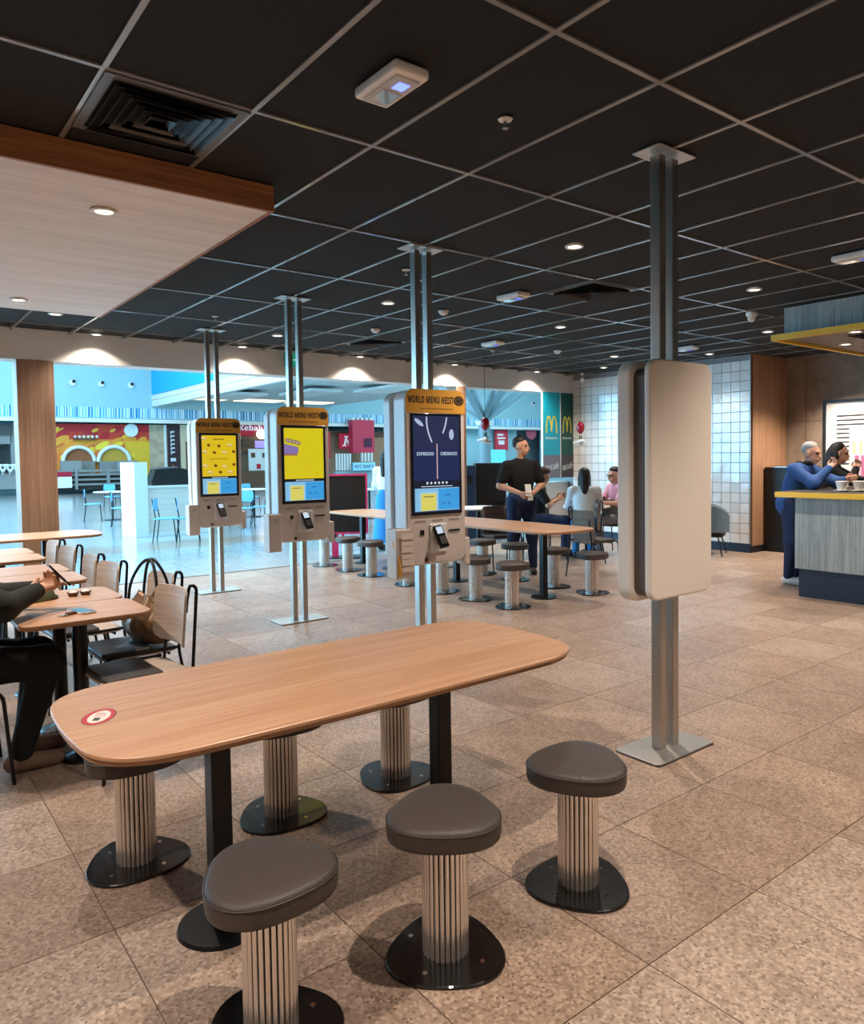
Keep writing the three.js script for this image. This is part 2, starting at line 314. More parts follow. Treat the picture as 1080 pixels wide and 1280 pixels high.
{
  const w = struct('added_window_1', [-11, -12.8, -14.6, -16.4, -18.2, -20, -21.8, -23.6, -25.4, -27.2, -29].map(z => box2(MX0, MX0 + 0.16, 0, 7.1, z - 0.05, z + 0.05)).concat([box2(MX0, MX0 + 0.16, 0.3, 0.4, -29, -11), box2(MX0, MX0 + 0.16, 3.6, 3.7, -29, -11), box2(MX0, MX0 + 0.16, 7.0, 7.1, -29, -11)]), M.whitePlastic, 'unseen glazed hall front, added to send cool light inward');
  for (let k = 0; k < 10; k++) part(w, 'pane', box2(MX0 + 0.02, MX0 + 0.06, 0.4, 7.0, -12.75 - 1.8 * k, -11.05 - 1.8 * k), S({ color: 0xffffff, emissive: new THREE.Color(0.5, 0.82, 1), emissiveIntensity: 2 }), 'glowing pane of the added glazed front');  // emissive panes go with the added window light, out of view
}
const stripes = canvasTex(1024, 64, (g, w, h) => {
  g.fillStyle = '#dfeaf0'; g.fillRect(0, 0, w, h); let x = 0;
  while (x < w) { const a = 3 + rnd() * 7; g.fillStyle = ['#3d9ac6', '#5fb2d8', '#8ccbe6', '#2f83b4'][Math.floor(rnd() * 4)]; g.fillRect(x, 0, a, h); x += a + 2 + rnd() * 6; }
});
stripes.wrapS = THREE.RepeatWrapping; stripes.repeat.set(5, 1);
const bulk = struct('wall_hall_bulkhead', box2(MX0, MX1, 3.55, MH + 0.4, MZ - 3, MZ), M.mallWall, 'tall pale bulkhead above the far food counters');
part(bulk, 'stripe_band', plane(MX1 - MX0, 0.5, (MX0 + MX1) / 2, 4.0, MZ + 0.02), S({ map: stripes, roughness: 0.7 }), 'band of blue vertical stripes');
part(bulk, 'ledge', box2(MX0, MX1, 3.5, 3.68, MZ, MZ + 0.06), M.whitePlastic);
for (const x of [6.1, 8.3, 9.6, 11.0, 24.2, 27.0, 29.5, 33.2, 36.5, 39.5]) { const d = part(bulk, 'spot_fitting', [cyl(0.15, 0.15, 0.1).rotateX(Math.PI / 2).translate(x, 5.4, MZ + 0.06)], M.whitePlastic); part(d, 'lens', [cyl(0.08, 0.08, 0.06).rotateX(Math.PI / 2).translate(x + 0.05, 5.46, MZ + 0.13)], M.black); }
struct('ceiling_hall', box2(MX0 - 0.3, MX1 + 0.3, MH, MH + 0.4, MZ - 3.3, -9.9), M.mallCeil);
{
  const c = scene.getObjectByName('ceiling_hall');
  for (const [x, y, z, w, l] of ADDED_SKYLIGHTS) part(c, 'added_skylight_panel', box(w, 0.02, l, x, y + 0.01, z), M.skylight, 'bright panel added as an unseen skylight');  // glowing panels for the added ceiling lights, out of view
}
// lower ceiling block with its trimmed edge
{
  const b = struct('ceiling_low', box2(12.05, 22.6, 4.75, MH, MZ, -20), M.mallCeil, 'lower white ceiling over the far food counters');
  const lat = canvasTex(1024, 32, (g, w, h) => { g.fillStyle = '#efe9df'; g.fillRect(0, 0, w, h); g.fillStyle = '#b5ab9c'; for (let x = 4; x < w; x += 12) { g.beginPath(); g.arc(x, 16, 4, 0, 7); g.fill(); } });
  part(b, 'lattice_band', new THREE.PlaneGeometry(20, 0.32).rotateY(-Math.PI / 2).translate(12.03, 4.68, -30), S({ map: lat, roughness: 0.7 }), 'pale lattice trim');
  part(b, 'edge_beam', [box2(12.04, 12.3, 4.35, 4.52, MZ, -20), box2(12.04, 12.3, 4.84, 4.95, MZ, -20)], M.whitePlastic);
  part(b, 'beam_core', box2(12.05, 12.3, 4.5, 4.85, MZ, -20), M.mallCeil);
  part(b, 'blue_board', box2(11.98, 12.03, 4.95, 6.6, MZ + 0.2, -31), M.cyanPanel, 'bright blue sign board');
  for (let k = 0; k < 4; k++) part(b, 'ceiling_raft', uvm(rbox(1.6, 0.12, 3.2, 0.03, 14.2 + k * 2.1, 4.55, -34 + k * 3.2)), M.whitePlastic);
  for (let k = 0; k < 3; k++) part(b, 'cove', box2(13 + k * 3, 15.4 + k * 3, 4.7, 4.74, -39, -37.6), S({ color: 0xffffff, emissive: new THREE.Color(1, 0.78, 0.45), emissiveIntensity: 1.2 }), 'warm ceiling cove');
}
// ---------------------------------------------------------------- ceiling fittings of the restaurant
const DL = { trim: lathe([[0.045, -0.004], [0.052, -0.012], [0.066, -0.01], [0.068, 0.0], [0.05, 0.004], [0.045, -0.004]], 24), disc: new THREE.CylinderGeometry(0.046, 0.046, 0.004, 20).translate(0, -0.003, 0) };
function downlight(x, z, y, label, group, power = 1, angle = 0.95, soft = 0.55) {
  const t = thing('downlight', label, 'downlight', [x, y, z], 0, group);
  part(t, 'trim_ring', DL.trim, M.trimWhite); part(t, 'lamp_disc', DL.disc, M.bulb, 'glowing lamp');
  const s = new THREE.SpotLight(WARM, SPOT_POWER * power, 0, angle, soft, 2); s.position.set(0, -0.025, 0); s.target.position.set(0, -1, 0); s.castShadow = true; s.shadow.radius = 1.3; s.shadow.bias = -0.0005;
  t.add(s); t.add(s.target); return t;
}
const yC = CEIL - 0.003;
for (const [x, z] of [[4.06, -3.67], [4.05, -6.04], [6.46, -3.67], [6.43, -6.03], [4.0, -8.35], [9.0, -7.35], [1.6, -8.35], [1.65, -1.27], [4.05, -1.27], [6.45, -1.27], [-0.75, -1.5], [1.65, 1.13], [4.05, 1.13], [6.45, 1.13], [-0.75, 1.13], [8.85, -1.27], [8.82, -4.83]])
  downlight(x, z, yC, 'small round recessed downlight in the black tile ceiling', 'downlights in the black ceiling', z < -5 ? 0.7 : x > 6 ? 0.75 : 1.04);
for (const [x, z] of [[10.85, -5.0], [10.85, -2.8]]) downlight(x, z, yC, 'small round downlight washing the brown plaster wall', 'downlights before the plaster wall', 1.9);
for (const [x, z] of [[7.66, -3.3], [8.45, -3.74], [7.66, -1.8]]) downlight(x, z, 2.6805, 'small round downlight added under the bar canopy soffit', 'downlights added under the bar canopy', 0.45);  // unseen lamps, added to brighten the counter, cups and people
for (const [x, z] of [[9.98, -8.38], [10.02, -6.0 - 0.4]]) downlight(x, z, yC, 'small round downlight close before the glossy tiled wall', 'downlights before the tiled wall', 0.16);
for (const x of [0.43, 2.23, 4.01, 5.81, 7.58, 9.43]) downlight(x, -9.42, yC, 'small round downlight washing the beige fascia', 'downlights along the fascia', 0.6, 1.12, 1);
for (const [x, z] of [[1.09, -4.36], [1.09, -7.1], [-0.3, -4.36], [-0.3, -7.1]]) downlight(x, z, 2.864, 'small round downlight in the pale wood canopy', 'downlights in the wood canopy', 0.7);
// emergency lights
function emergency(x, z, turn, label, lit) {
  const t = thing('emergency_light', label, 'light', [x, CEIL - 0.004, z], turn, 'emergency lights on the ceiling');
  part(t, 'housing', rbox(0.3, 0.045, 0.16, 0.015, 0, -0.0225, 0), M.whitePlastic);
  const d = part(t, 'diffuser', rbox(0.24, 0.012, 0.11, 0.004, 0, -0.048, 0), S({ color: 0xc9c6c4, roughness: 0.25 }), 'translucent cover');
  part(d, 'reflector', [box(0.09, 0.004, 0.08, 0.045, -0.055, 0), box(0.006, 0.006, 0.1, -0.005, -0.055, 0)], M.polish);
  part(d, 'indicator', box(0.055, 0.003, 0.05, -0.06, -0.055, 0.005), S({ color: 0x2233ff, emissive: new THREE.Color(0.12, 0.18, 1), emissiveIntensity: lit, roughness: 0.4 }), 'blue lit indicator');
}
emergency(1.70, -2.49, Math.PI / 2, 'white emergency light with blue glow above the oak table', 3);
emergency(4.78, -5.07, Math.PI / 2, 'white emergency light on the ceiling beside the four-way air vent', 0.8);
emergency(6.52, -7.31, Math.PI / 2, 'white emergency light on the ceiling above the standing man', 0.8);
emergency(5.95, -2.57, Math.PI / 2, 'white emergency light on the ceiling before the bar canopy', 0.2);
emergency(9.07, -6.15, Math.PI / 2, 'white emergency light on the ceiling near the tiled wall', 0.8);
// four-way air diffusers
function diffuser(x, z, label) {
  const t = thing('air_diffuser', label, 'air vent', [x, CEIL - 0.006, z], 0, 'square air diffusers');
  const ring = (a, w, y0, y1) => { const s = new THREE.Shape(); s.moveTo(-a, -a); s.lineTo(a, -a); s.lineTo(a, a); s.lineTo(-a, a); s.closePath(); return s; };
  const sq = (a, b, y0, y1) => {                     // sloped square ring from half width a at y0 to b at y1
    const pos = [], c = [[-1, -1], [1, -1], [1, 1], [-1, 1]];
    for (let k = 0; k < 4; k++) { const p = c[k], q = c[(k + 1) % 4]; const A = [p[0] * a, y0, p[1] * a], B = [q[0] * a, y0, q[1] * a], C = [q[0] * b, y1, q[1] * b], D = [p[0] * b, y1, p[1] * b]; pos.push(...A, ...B, ...C, ...A, ...C, ...D, ...A, ...C, ...B, ...A, ...D, ...C); }
    const g = new THREE.BufferGeometry(); g.setAttribute('position', new THREE.Float32BufferAttribute(pos, 3)); g.computeVertexNormals(); return g;
  };
  part(t, 'frame', [box(0.585, 0.006, 0.04, 0, -0.002, 0.272), box(0.585, 0.006, 0.04, 0, -0.002, -0.272), box(0.04, 0.006, 0.51, 0.272, -0.002, 0), box(0.04, 0.006, 0.51, -0.272, -0.002, 0)], M.ventGrey);
  part(t, 'backing', box(0.51, 0.004, 0.51, 0, 0.004, 0), M.ceilSlab);
  for (let k = 0; k < 6; k++) part(t, 'vane', sq(0.245 - k * 0.038, 0.22 - k * 0.038, -0.022, 0.003), M.ventGrey);
}
M.ventGrey = S({ color: 0x5d5b59, metalness: 0.3, roughness: 0.4 });
diffuser(GX(-2) + 0.3, GZ(1) - 0.3, 'dark square air diffuser beside the wood canopy');
diffuser(GX(5) + 0.3, GZ(2) - 0.3, 'dark square air diffuser over the second stool table');
diffuser(GX(5) + 0.3, GZ(5) - 0.3, 'dark square air diffuser near the fascia');
function sprinkler(x, z, label) {
  const t = thing('sprinkler', label, 'sprinkler', [x, CEIL - 0.004, z], 0, 'ceiling sprinklers');
  part(t, 'rosette', lathe([[0, 0], [0.035, 0], [0.03, -0.008], [0.014, -0.012], [0.0, -0.012]], 20), M.trimWhite);
  part(t, 'head', [cyl(0.008, 0.008, 0.03, 0, -0.025, 0, 10), cyl(0.014, 0.014, 0.003, 0, -0.042, 0, 12)], M.steel);
}
sprinkler(2.3, -2.48, 'small sprinkler head in the ceiling tile above the oak table');
for (const [x, z] of [[3.46, -4.9], [7.05, -7.9], [2.95, -7.6]]) sprinkler(x, z, 'small sprinkler head farther along the ceiling');
for (const [x, z] of [[4.73, -6.05], [4.74, -7.34], [7.83, -7.41]]) {
  const t = thing('smoke_detector', 'round white smoke detector on the black ceiling', 'detector', [x, CEIL - 0.004, z], 0, 'smoke detectors');
  part(t, 'base', cyl(0.055, 0.055, 0.015, 0, -0.0075, 0), M.whitePlastic); part(t, 'chamber', lathe([[0.045, -0.015], [0.04, -0.035], [0.02, -0.045], [0, -0.045]], 20), M.trimWhite);
}
{
  const t = thing('security_camera', 'white dome security camera on the ceiling beside the bar canopy', 'camera', [7.49, CEIL - 0.004, -4.28], 0.8);
  part(t, 'base', lathe([[0.06, 0], [0.06, -0.03], [0.05, -0.04], [0, -0.04]], 24), M.whitePlastic); part(t, 'ball', sph(0.045, 0, -0.055, 0), M.whitePlastic); part(t, 'lens', cyl(0.022, 0.022, 0.02).rotateX(Math.PI / 2).translate(-0.005, -0.072, 0.036), M.black);
}
{
  const t = thing('spot_camera', 'white bullet shaped camera at the fascia corner', 'camera', [10.35, CEIL - 0.004, -9.2], 2.3);
  part(t, 'base', cyl(0.035, 0.035, 0.03, 0, -0.015, 0), M.whitePlastic); part(t, 'body', cyl(0.035, 0.04, 0.16).rotateX(1.1).translate(0, -0.09, 0.06), M.whitePlastic); part(t, 'lens', cyl(0.028, 0.028, 0.01).rotateX(1.1).translate(0, -0.128, 0.13), M.black);
}
{
  const t = thing('exit_sign', 'green emergency exit sign hanging before the fascia', 'exit sign', [4.76, 2.885, -9.5], 0);
  const tx = canvasTex(256, 216, (g, w, h) => { g.fillStyle = '#0f9a76'; g.fillRect(0, 0, w, h); g.fillStyle = '#e6fff6'; g.fillRect(40, 40, 70, 136); g.fillStyle = '#0f9a76'; g.beginPath(); g.arc(80, 70, 13, 0, 7); g.fill(); g.fillRect(66, 84, 26, 44); g.fillRect(60, 126, 14, 40); g.fillRect(86, 126, 14, 36); g.fillStyle = '#e6fff6'; g.fillRect(134, 98, 60, 18); g.beginPath(); g.moveTo(190, 76); g.lineTo(226, 107); g.lineTo(190, 138); g.fill(); });
  part(t, 'panel', rbox(0.24, 0.2, 0.03, 0.006), S({ color: 0x0f9a76, roughness: 0.4 }));
  part(t, 'face', plane(0.228, 0.188, 0, 0, 0.0165), S({ map: tx, emissive: 0xffffff, emissiveMap: tx, emissiveIntensity: 0.55, roughness: 0.4 }), 'white running figure and arrow');
  part(t, 'bracket', box(0.02, 0.02, 0.02, 0, 0.108, 0), M.whitePlastic);
}
// ---------------------------------------------------------------- pedestal stools
function pick(R, y, n = 48, e = 0.075) { const a = []; for (let i = 0; i < n; i++) { const t = i / n * Math.PI * 2, r = R * (1 + e * Math.cos(3 * t) + 0.012 * Math.cos(2 * t)); a.push([Math.cos(t) * r, y, Math.sin(t) * r]); } return a; }
function loftRings(rings, capTop = true, capBot = true) {
  const pos = [], n = rings[0].length, tri = (a, b, c) => pos.push(...a, ...b, ...c);
  for (let k = 0; k < rings.length - 1; k++) for (let i = 0; i < n; i++) { const a = rings[k][i], b = rings[k][(i + 1) % n], c = rings[k + 1][(i + 1) % n], d = rings[k + 1][i]; tri(a, d, c); tri(a, c, b); }
  const cap = (r, up) => { const c = [0, 0, 0]; r.forEach(p => { c[0] += p[0] / n; c[1] += p[1] / n; c[2] += p[2] / n; }); for (let i = 0; i < n; i++) up ? tri(c, r[(i + 1) % n], r[i]) : tri(c, r[i], r[(i + 1) % n]); };
  if (capBot) cap(rings[0], false); if (capTop) cap(rings[rings.length - 1], true);
  let g = new THREE.BufferGeometry(); g.setAttribute('position', new THREE.Float32BufferAttribute(pos, 3)); g = mergeVertices(g, 1e-5); g.computeVertexNormals(); return g;
}
function creased(g) { const q = flat(g.clone()); q.deleteAttribute('normal'); q.computeVertexNormals(); return q; }
const stoolGeo = (() => {
  const R = 0.17;
  const seat = uvm(loftRings([[0.9, 0.383], [0.985, 0.386], [1.0, 0.396], [1.005, 0.418], [0.995, 0.434], [0.97, 0.444], [0.9, 0.4505], [0.7, 0.4555], [0.35, 0.458]].map(([s, y]) => pick(R * s, y))));
  const piping = new THREE.TubeGeometry(new THREE.CatmullRomCurve3(pick(R * 1.0, 0.436, 36).map(p => V(...p)), true), 72, 0.0025, 5, true);
  const base = merge([creased(loftRings([pick(R * 1.04, 0), pick(R * 1.05, 0.003), pick(R * 1.05, 0.009), pick(R * 1.035, 0.012)]))]);
  const post = new THREE.CylinderGeometry(0.0645, 0.0645, 0.374, 40, 1, true).translate(0, 0.198, 0), nr = 25;
  const ribs = merge(Array.from({ length: nr }, (_, k) => new THREE.CylinderGeometry(0.0066, 0.0066, 0.372, 8, 1, true, 0, Math.PI).translate(0.0645, 0.198, 0).rotateY(k / nr * Math.PI * 2)));
  const bolt = cyl(0.0075, 0.0085, 0.004, 0, 0.014, 0, 10);
  return { seat, piping, base, post, ribs, bolt };
})();
function makeStool() {
  const t = thing('pedestal_stool', '', 'stool');
  part(t, 'base_plate', stoolGeo.base, M.blackGloss, 'black base plate'); const po = part(t, 'post', stoolGeo.post, M.grooveShade, 'post core coloured dark for groove shade'); part(po, 'rib', stoolGeo.ribs, M.ribMetal, 'pale vertical ribs').userData.kind = 'stuff';
  const s = part(t, 'seat', stoolGeo.seat, M.leather, 'taupe padded seat'); part(s, 'piping', stoolGeo.piping, M.leather2);
  for (let k = 0; k < 4; k++) { const a = 0.5 + k * Math.PI / 2; const b = part(t, 'bolt', stoolGeo.bolt, M.polish); b.position.set(Math.cos(a) * 0.125, -0.002, Math.sin(a) * 0.125); }
  return t;
}
const stool0 = makeStool(); let stoolUsed = false;
function stool(x, z, turn, label, group) { if (!stoolUsed) { stoolUsed = true; stool0.position.set(x, 0, z); stool0.rotation.y = turn; stool0.userData.label = label; stool0.userData.group = group; return; } dup(stool0, [x, 0, z], turn, label, group); }
const g1 = 'stools around the oak table with the sticker';
stool(0.772, -2.915, -0.5, 'taupe pedestal stool at the sticker end of the oak table, kiosk side', g1);
stool(1.36, -2.905, -0.6, 'taupe pedestal stool half hidden by the oak table, middle of kiosk side', g1);
stool(1.951, -2.911, -0.4, 'taupe pedestal stool behind the oak table end facing the steel pole, kiosk side', g1);
stool(0.80, -1.80, 3.7, 'taupe pedestal stool at the sticker end of the oak table, open floor side', g1);
stool(1.353, -1.763, 0.9, 'taupe pedestal stool at the middle of the oak table, open floor side', g1);
stool(1.938, -1.753, 0.55, 'taupe pedestal stool beside the base plate of the blank white kiosk', g1);
const g2 = 'stools around the table behind the espresso kiosk';
const ORD = ['first', 'second', 'third', 'fourth'];
[-5.48, -6.04, -6.62, -7.28].forEach((z, k) => stool(5.11, z, 0.3 + z, 'pedestal stool on the kiosk side of the far oak table, ' + ORD[k] + ' from the blank kiosk', g2));
[-5.45, -6.02, -6.66, -7.28].forEach((z, k) => stool(6.28, z, 0.8 + z, 'pedestal stool on the family side of the far oak table, ' + ORD[k] + ' from the blank kiosk', g2));
const g3 = 'stools at the table near the chalkboard';
[-9.42, -8.78, -8.18].forEach((z, k) => stool(5.16, z, 0.2 + z, 'pedestal stool on the kiosk side of the chalkboard table, ' + ORD[k] + ' from the chalkboard', g3));
[-8.78, -8.18].forEach((z, k) => stool(6.28, z, 0.7 + z, 'pedestal stool on the hall side of the chalkboard table, ' + ORD[k] + ' from the chalkboard', g3));
// ---------------------------------------------------------------- long tables with soft bowed outline
function tableOutline(L, W) {              // L along x, W along z: bowed sides, rounded corners
  const s = new THREE.Shape(), a = L / 2, b = W / 2, bow = 0.02;
  const q = (sx, sz, first) => { const A = [sx * (a - 0.25), sz * (b - 0.012)], B = [sx * (a - 0.008), sz * (b - 0.2)]; return [A, [sx * (a - 0.03), sz * (b - 0.022)], B]; };
  const [p0, c0, p1] = q(-1, -1), [p2, c1, p3] = q(1, -1), [p4, c2, p5] = q(1, 1), [p6, c3, p7] = q(-1, 1);
  s.moveTo(...p0); s.quadraticCurveTo(0, -b - bow * 0.5, ...p2); s.quadraticCurveTo(...c1, ...p3); s.quadraticCurveTo(a + 0.012, 0, ...p5); s.quadraticCurveTo(...c2, ...p4); s.quadraticCurveTo(0, b + bow * 0.5, ...p6); s.quadraticCurveTo(...c3, ...p7); s.quadraticCurveTo(-a - 0.012, 0, ...p1); s.quadraticCurveTo(...c0, ...p0);
  return s;
}
function longTable(name, x, z, L, W, legs, turn, label, group) {
  const t = thing(name, label, 'table', [x, 0, z], turn, group);
  const top = uvm(extr(tableOutline(L, W), 0.012, 0.002, 1, 16).rotateX(-Math.PI / 2).translate(0, 0.738, 0));
  const core = uvm(extr(tableOutline(L - 0.012, W - 0.012), 0.014, 0, 1, 16).rotateX(-Math.PI / 2).translate(0, 0.724, 0));
  part(t, 'table_top', top, M.oak, 'honey oak table top'); part(t, 'edge_band', core, M.oakEdge);
  for (const lx of legs) {
    const l = part(t, 'leg', rbox(0.066, 0.71, 0.066, 0.006, lx, 0.367, 0), M.blackSat, 'square black leg');
    part(l, 'foot_plate', cyl(0.135, 0.14, 0.012, lx, 0.006, 0, 32), M.blackSat); part(l, 'top_plate', box(0.2, 0.008, 0.3, lx, 0.72, 0), M.blackSat);
  }
  return t;
}
const mainTable = longTable('oak_table', 1.335, -2.335, 1.82, 0.80, [-0.46, 0.445], 0, 'long oak table with red oval sticker and six stools');
longTable('far_oak_table', 5.70, -6.36, 2.44, 0.80, [-0.74, 0.74], Math.PI / 2, 'long oak table behind the espresso kiosk with four stools a side', 'long oak tables by the kiosks');
longTable('board_oak_table', 5.70, -8.80, 1.86, 0.80, [-0.28, 0.46], Math.PI / 2, 'long oak table end beside the pink framed chalkboard', 'long oak tables by the kiosks');
longTable('pillar_oak_table', 1.14, -8.84, 1.82, 0.80, [-0.46, 0.38], 0, 'long oak table in front of the wood clad pillar');
{
  const tx = canvasTex(512, 256, (g, w, h) => {
    g.fillStyle = '#c4252b'; g.beginPath(); g.ellipse(256, 128, 250, 122, 0, 0, 7); g.fill(); g.fillStyle = '#f3e6dc'; g.beginPath(); g.ellipse(256, 128, 196, 84, 0, 0, 7); g.fill();
    g.fillStyle = '#2a2422'; g.fillRect(130, 100, 96, 52); g.fillStyle = '#b86a60'; g.fillRect(256, 78, 12, 100); g.fillStyle = '#a8584e'; for (let k = 0; k < 4; k++) g.fillRect(290, 88 + k * 22, 110 - k * 12, 9);
  });
  const s = new THREE.Shape(); s.absellipse(0, 0, 0.072, 0.045, 0, Math.PI * 2);
  const g = new THREE.ShapeGeometry(s, 40); const uv = g.attributes.uv, p = g.attributes.position; for (let i = 0; i < p.count; i++) uv.setXY(i, p.getX(i) / 0.144 + 0.5, p.getY(i) / 0.09 + 0.5);
  const st = part(mainTable, 'sticker', g.rotateX(-Math.PI / 2), S({ map: tx, roughness: 0.4 }), 'red oval sticker with a white centre'); st.position.set(-0.80, 0.7506, -0.04); st.rotation.y = 1.05;
}
// ---------------------------------------------------------------- order kiosks on twin steel poles
const KX = 3.212;
function kioskBase(t) {
  const post = (x) => { const g = uvm(rbox(0.047, CEIL - 0.03, 0.062, 0.006, x, (CEIL - 0.03) / 2 + 0.01, 0)); return g; };
  for (const x of [-0.052, 0.052]) part(t, 'post', post(x), M.steel, 'brushed steel post');
  part(t, 'base_plate', extr(rrect(0.48, 0.27, 0.03), 0.012, 0.002).rotateX(-Math.PI / 2), M.plateSteel, 'steel floor plate');
  part(t, 'plate_gasket', extr(rrect(0.486, 0.276, 0.03), 0.004).rotateX(-Math.PI / 2), M.black);
  part(t, 'ceiling_plate', extr(rrect(0.30, 0.17, 0.012), 0.006).rotateX(-Math.PI / 2).translate(0, CEIL - 0.010, 0), M.plateSteel, 'steel ceiling plate');
}
function roundedPanel(w, h, r, d, bevel) { return extr(rrect(w, h, r, 0, h / 2), d, bevel, 3, 10); }
function flyerHolder(t, z) {
  const f = new THREE.Group(); f.name = 'flyer_holder'; t.add(f); f.position.set(0.31, 0, z);
  part(f, 'upper_card', rbox(0.1, 0.42, 0.02, 0.004, -0.01, 1.45, 0), M.amber, 'yellow card'); part(f, 'lower_card', rbox(0.11, 0.2, 0.03, 0.004, 0, 1.2, 0.02), M.brown); part(f, 'print', box(0.05, 0.1, 0.004, -0.01, 1.36, 0.013), S({ color: 0x5b7a44, roughness: 0.7 }));
  part(f, 'strap', box(0.102, 0.012, 0.024, -0.01, 1.56, 0), M.brown);
}
const headerTex = canvasTex(512, 160, (g, w, h) => {
  g.fillStyle = '#dea23a'; g.fillRect(0, 0, w, h); g.fillStyle = '#2a1f12'; g.textBaseline = 'middle'; g.textAlign = 'left'; g.font = 'bold 62px sans-serif';
  g.save(); g.translate(14, 72); const tw = g.measureText('WORLD MENU HEIST').width; g.scale(398 / tw, 1); g.fillText('WORLD MENU HEIST', 0, 0); g.strokeStyle = '#2a1f12'; g.lineWidth = 3; g.strokeText('WORLD MENU HEIST', 0, 0); g.restore();
  g.beginPath(); g.ellipse(458, 72, 46, 34, 0, 0, 7); g.fill(); g.strokeStyle = '#8a6420'; g.lineWidth = 4; g.beginPath(); g.ellipse(458, 72, 30, 20, 0, 0, 7); g.stroke();
  g.fillStyle = '#5a4018'; for (let x = 120; x < 400; x += 9) g.fillRect(x, 128, 6, 9);
});
function lowerUi(g, w, y0, h) {
  g.fillStyle = '#8cc8ee'; g.fillRect(8, y0, w - 16, h - y0 - 8); g.fillStyle = '#3fa6ec'; g.fillRect(w * 0.52, y0 + 6, w * 0.46, h - y0 - 20); g.fillStyle = '#a9d6f2'; g.fillRect(w * 0.12, y0 + 24, w * 0.38, h - y0 - 34);
  g.fillStyle = '#e6dc6a'; g.fillRect(w * 0.15, y0 + 36, w * 0.32, h - y0 - 46); g.fillStyle = '#8f8a5a'; g.fillRect(w * 0.2, y0 + 52, w * 0.22, 8);
  g.fillStyle = '#2b6fb0'; g.fillRect(w * 0.66, y0 + 46, w * 0.13, 7); g.beginPath(); g.arc(w * 0.76, y0 + 104, 8, 0, 7); g.fill(); g.fillRect(w * 0.58, y0 + 100, w * 0.1, 6);
}
const screens = {
  yellow_food: canvasTex(384, 640, (g, w, h) => {
    g.fillStyle = '#0e1220'; g.fillRect(0, 0, w, h); g.fillStyle = '#e9c81e'; g.fillRect(6, 6, w - 12, 438); g.fillStyle = '#8a6a10'; for (let k = 0; k < 6; k++) g.fillRect(130 + k * 20, 40, 14, 16);
    const spots = [[30, 40], [80, 110], [310, 110], [190, 120], [40, 180], [140, 190], [250, 190], [350, 180], [40, 330], [150, 330], [250, 340], [350, 320], [90, 400], [200, 400], [310, 400]];
    spots.forEach(([x, y], i) => { g.fillStyle = i % 2 ? '#7a4a1c' : '#f0dc9a'; g.beginPath(); g.ellipse(x, y, i % 2 ? 18 : 30, 16, 0.3, 0, 7); g.fill(); if (!(i % 2)) { g.fillStyle = '#c89a3a'; g.fillRect(x - 26, y + 4, 52, 8); } });
    g.fillStyle = '#b79412'; g.font = 'bold 34px sans-serif'; for (let k = 0; k < 8; k++) g.fillRect(90 + k * 25, 250, 18, 14);
    g.fillStyle = '#cfe8fb'; for (let k = 0; k < 8; k++) g.fillRect(110 + k * 22, 452, 16, 10); lowerUi(g, w, 468, h);
  }),
  yellow_hand: canvasTex(384, 640, (g, w, h) => {
    g.fillStyle = '#0e1220'; g.fillRect(0, 0, w, h); g.fillStyle = '#e3d11c'; g.fillRect(6, 6, w - 12, 438);
    g.fillStyle = '#8c7ab8'; g.beginPath(); g.moveTo(6, 140); g.lineTo(136, 170); g.quadraticCurveTo(146, 200, 130, 224); g.lineTo(6, 244); g.fill(); g.fillStyle = '#a06b5a'; g.fillRect(6, 226, 124, 16);
    g.fillStyle = '#b8a08e'; for (let k = 0; k < 4; k++) { g.beginPath(); g.ellipse(44 + k * 30, 112 + k * 7, 26, 16, 0.3, 0, 7); g.fill(); g.strokeStyle = '#6a5040'; g.lineWidth = 4; g.stroke(); }
    g.fillStyle = '#cfe8fb'; for (let k = 0; k < 8; k++) g.fillRect(110 + k * 22, 452, 16, 10); lowerUi(g, w, 468, h);
  }),
  espresso: canvasTex(384, 640, (g, w, h) => {
    g.fillStyle = '#2a3152'; g.fillRect(0, 0, w, h); g.fillStyle = '#232c58'; g.fillRect(0, 210, w, 230); g.strokeStyle = '#c9d2ee'; g.lineWidth = 12; g.lineCap = 'round';
    g.beginPath(); g.moveTo(110, 10); g.quadraticCurveTo(106, 90, 150, 170); g.stroke(); g.beginPath(); g.moveTo(276, 10); g.quadraticCurveTo(270, 60, 244, 110); g.stroke();
    g.fillStyle = '#b8c8e6'; g.beginPath(); g.ellipse(48, 44, 42, 14, 0.6, 0, 7); g.fill(); g.beginPath(); g.ellipse(316, 122, 20, 36, 0, 0, 7); g.fill();
    g.fillStyle = '#e3c8c4'; g.fillRect(189, 184, 8, 236); g.fillStyle = '#cfe6fa'; g.font = 'bold 30px sans-serif'; g.textAlign = 'center'; g.fillText('ESPRESSO', 96, 262); g.fillText('CREMOSO', 292, 262);
    g.fillStyle = '#171b30'; g.fillRect(0, 430, w, 46); g.fillStyle = '#d8e6f6'; for (let k = 0; k < 6; k++) { g.beginPath(); g.arc(110 + k * 32, 446, 9, 0, 7); g.fill(); } g.fillRect(60, 466, 260, 5); lowerUi(g, w, 480, h);
  }),
};
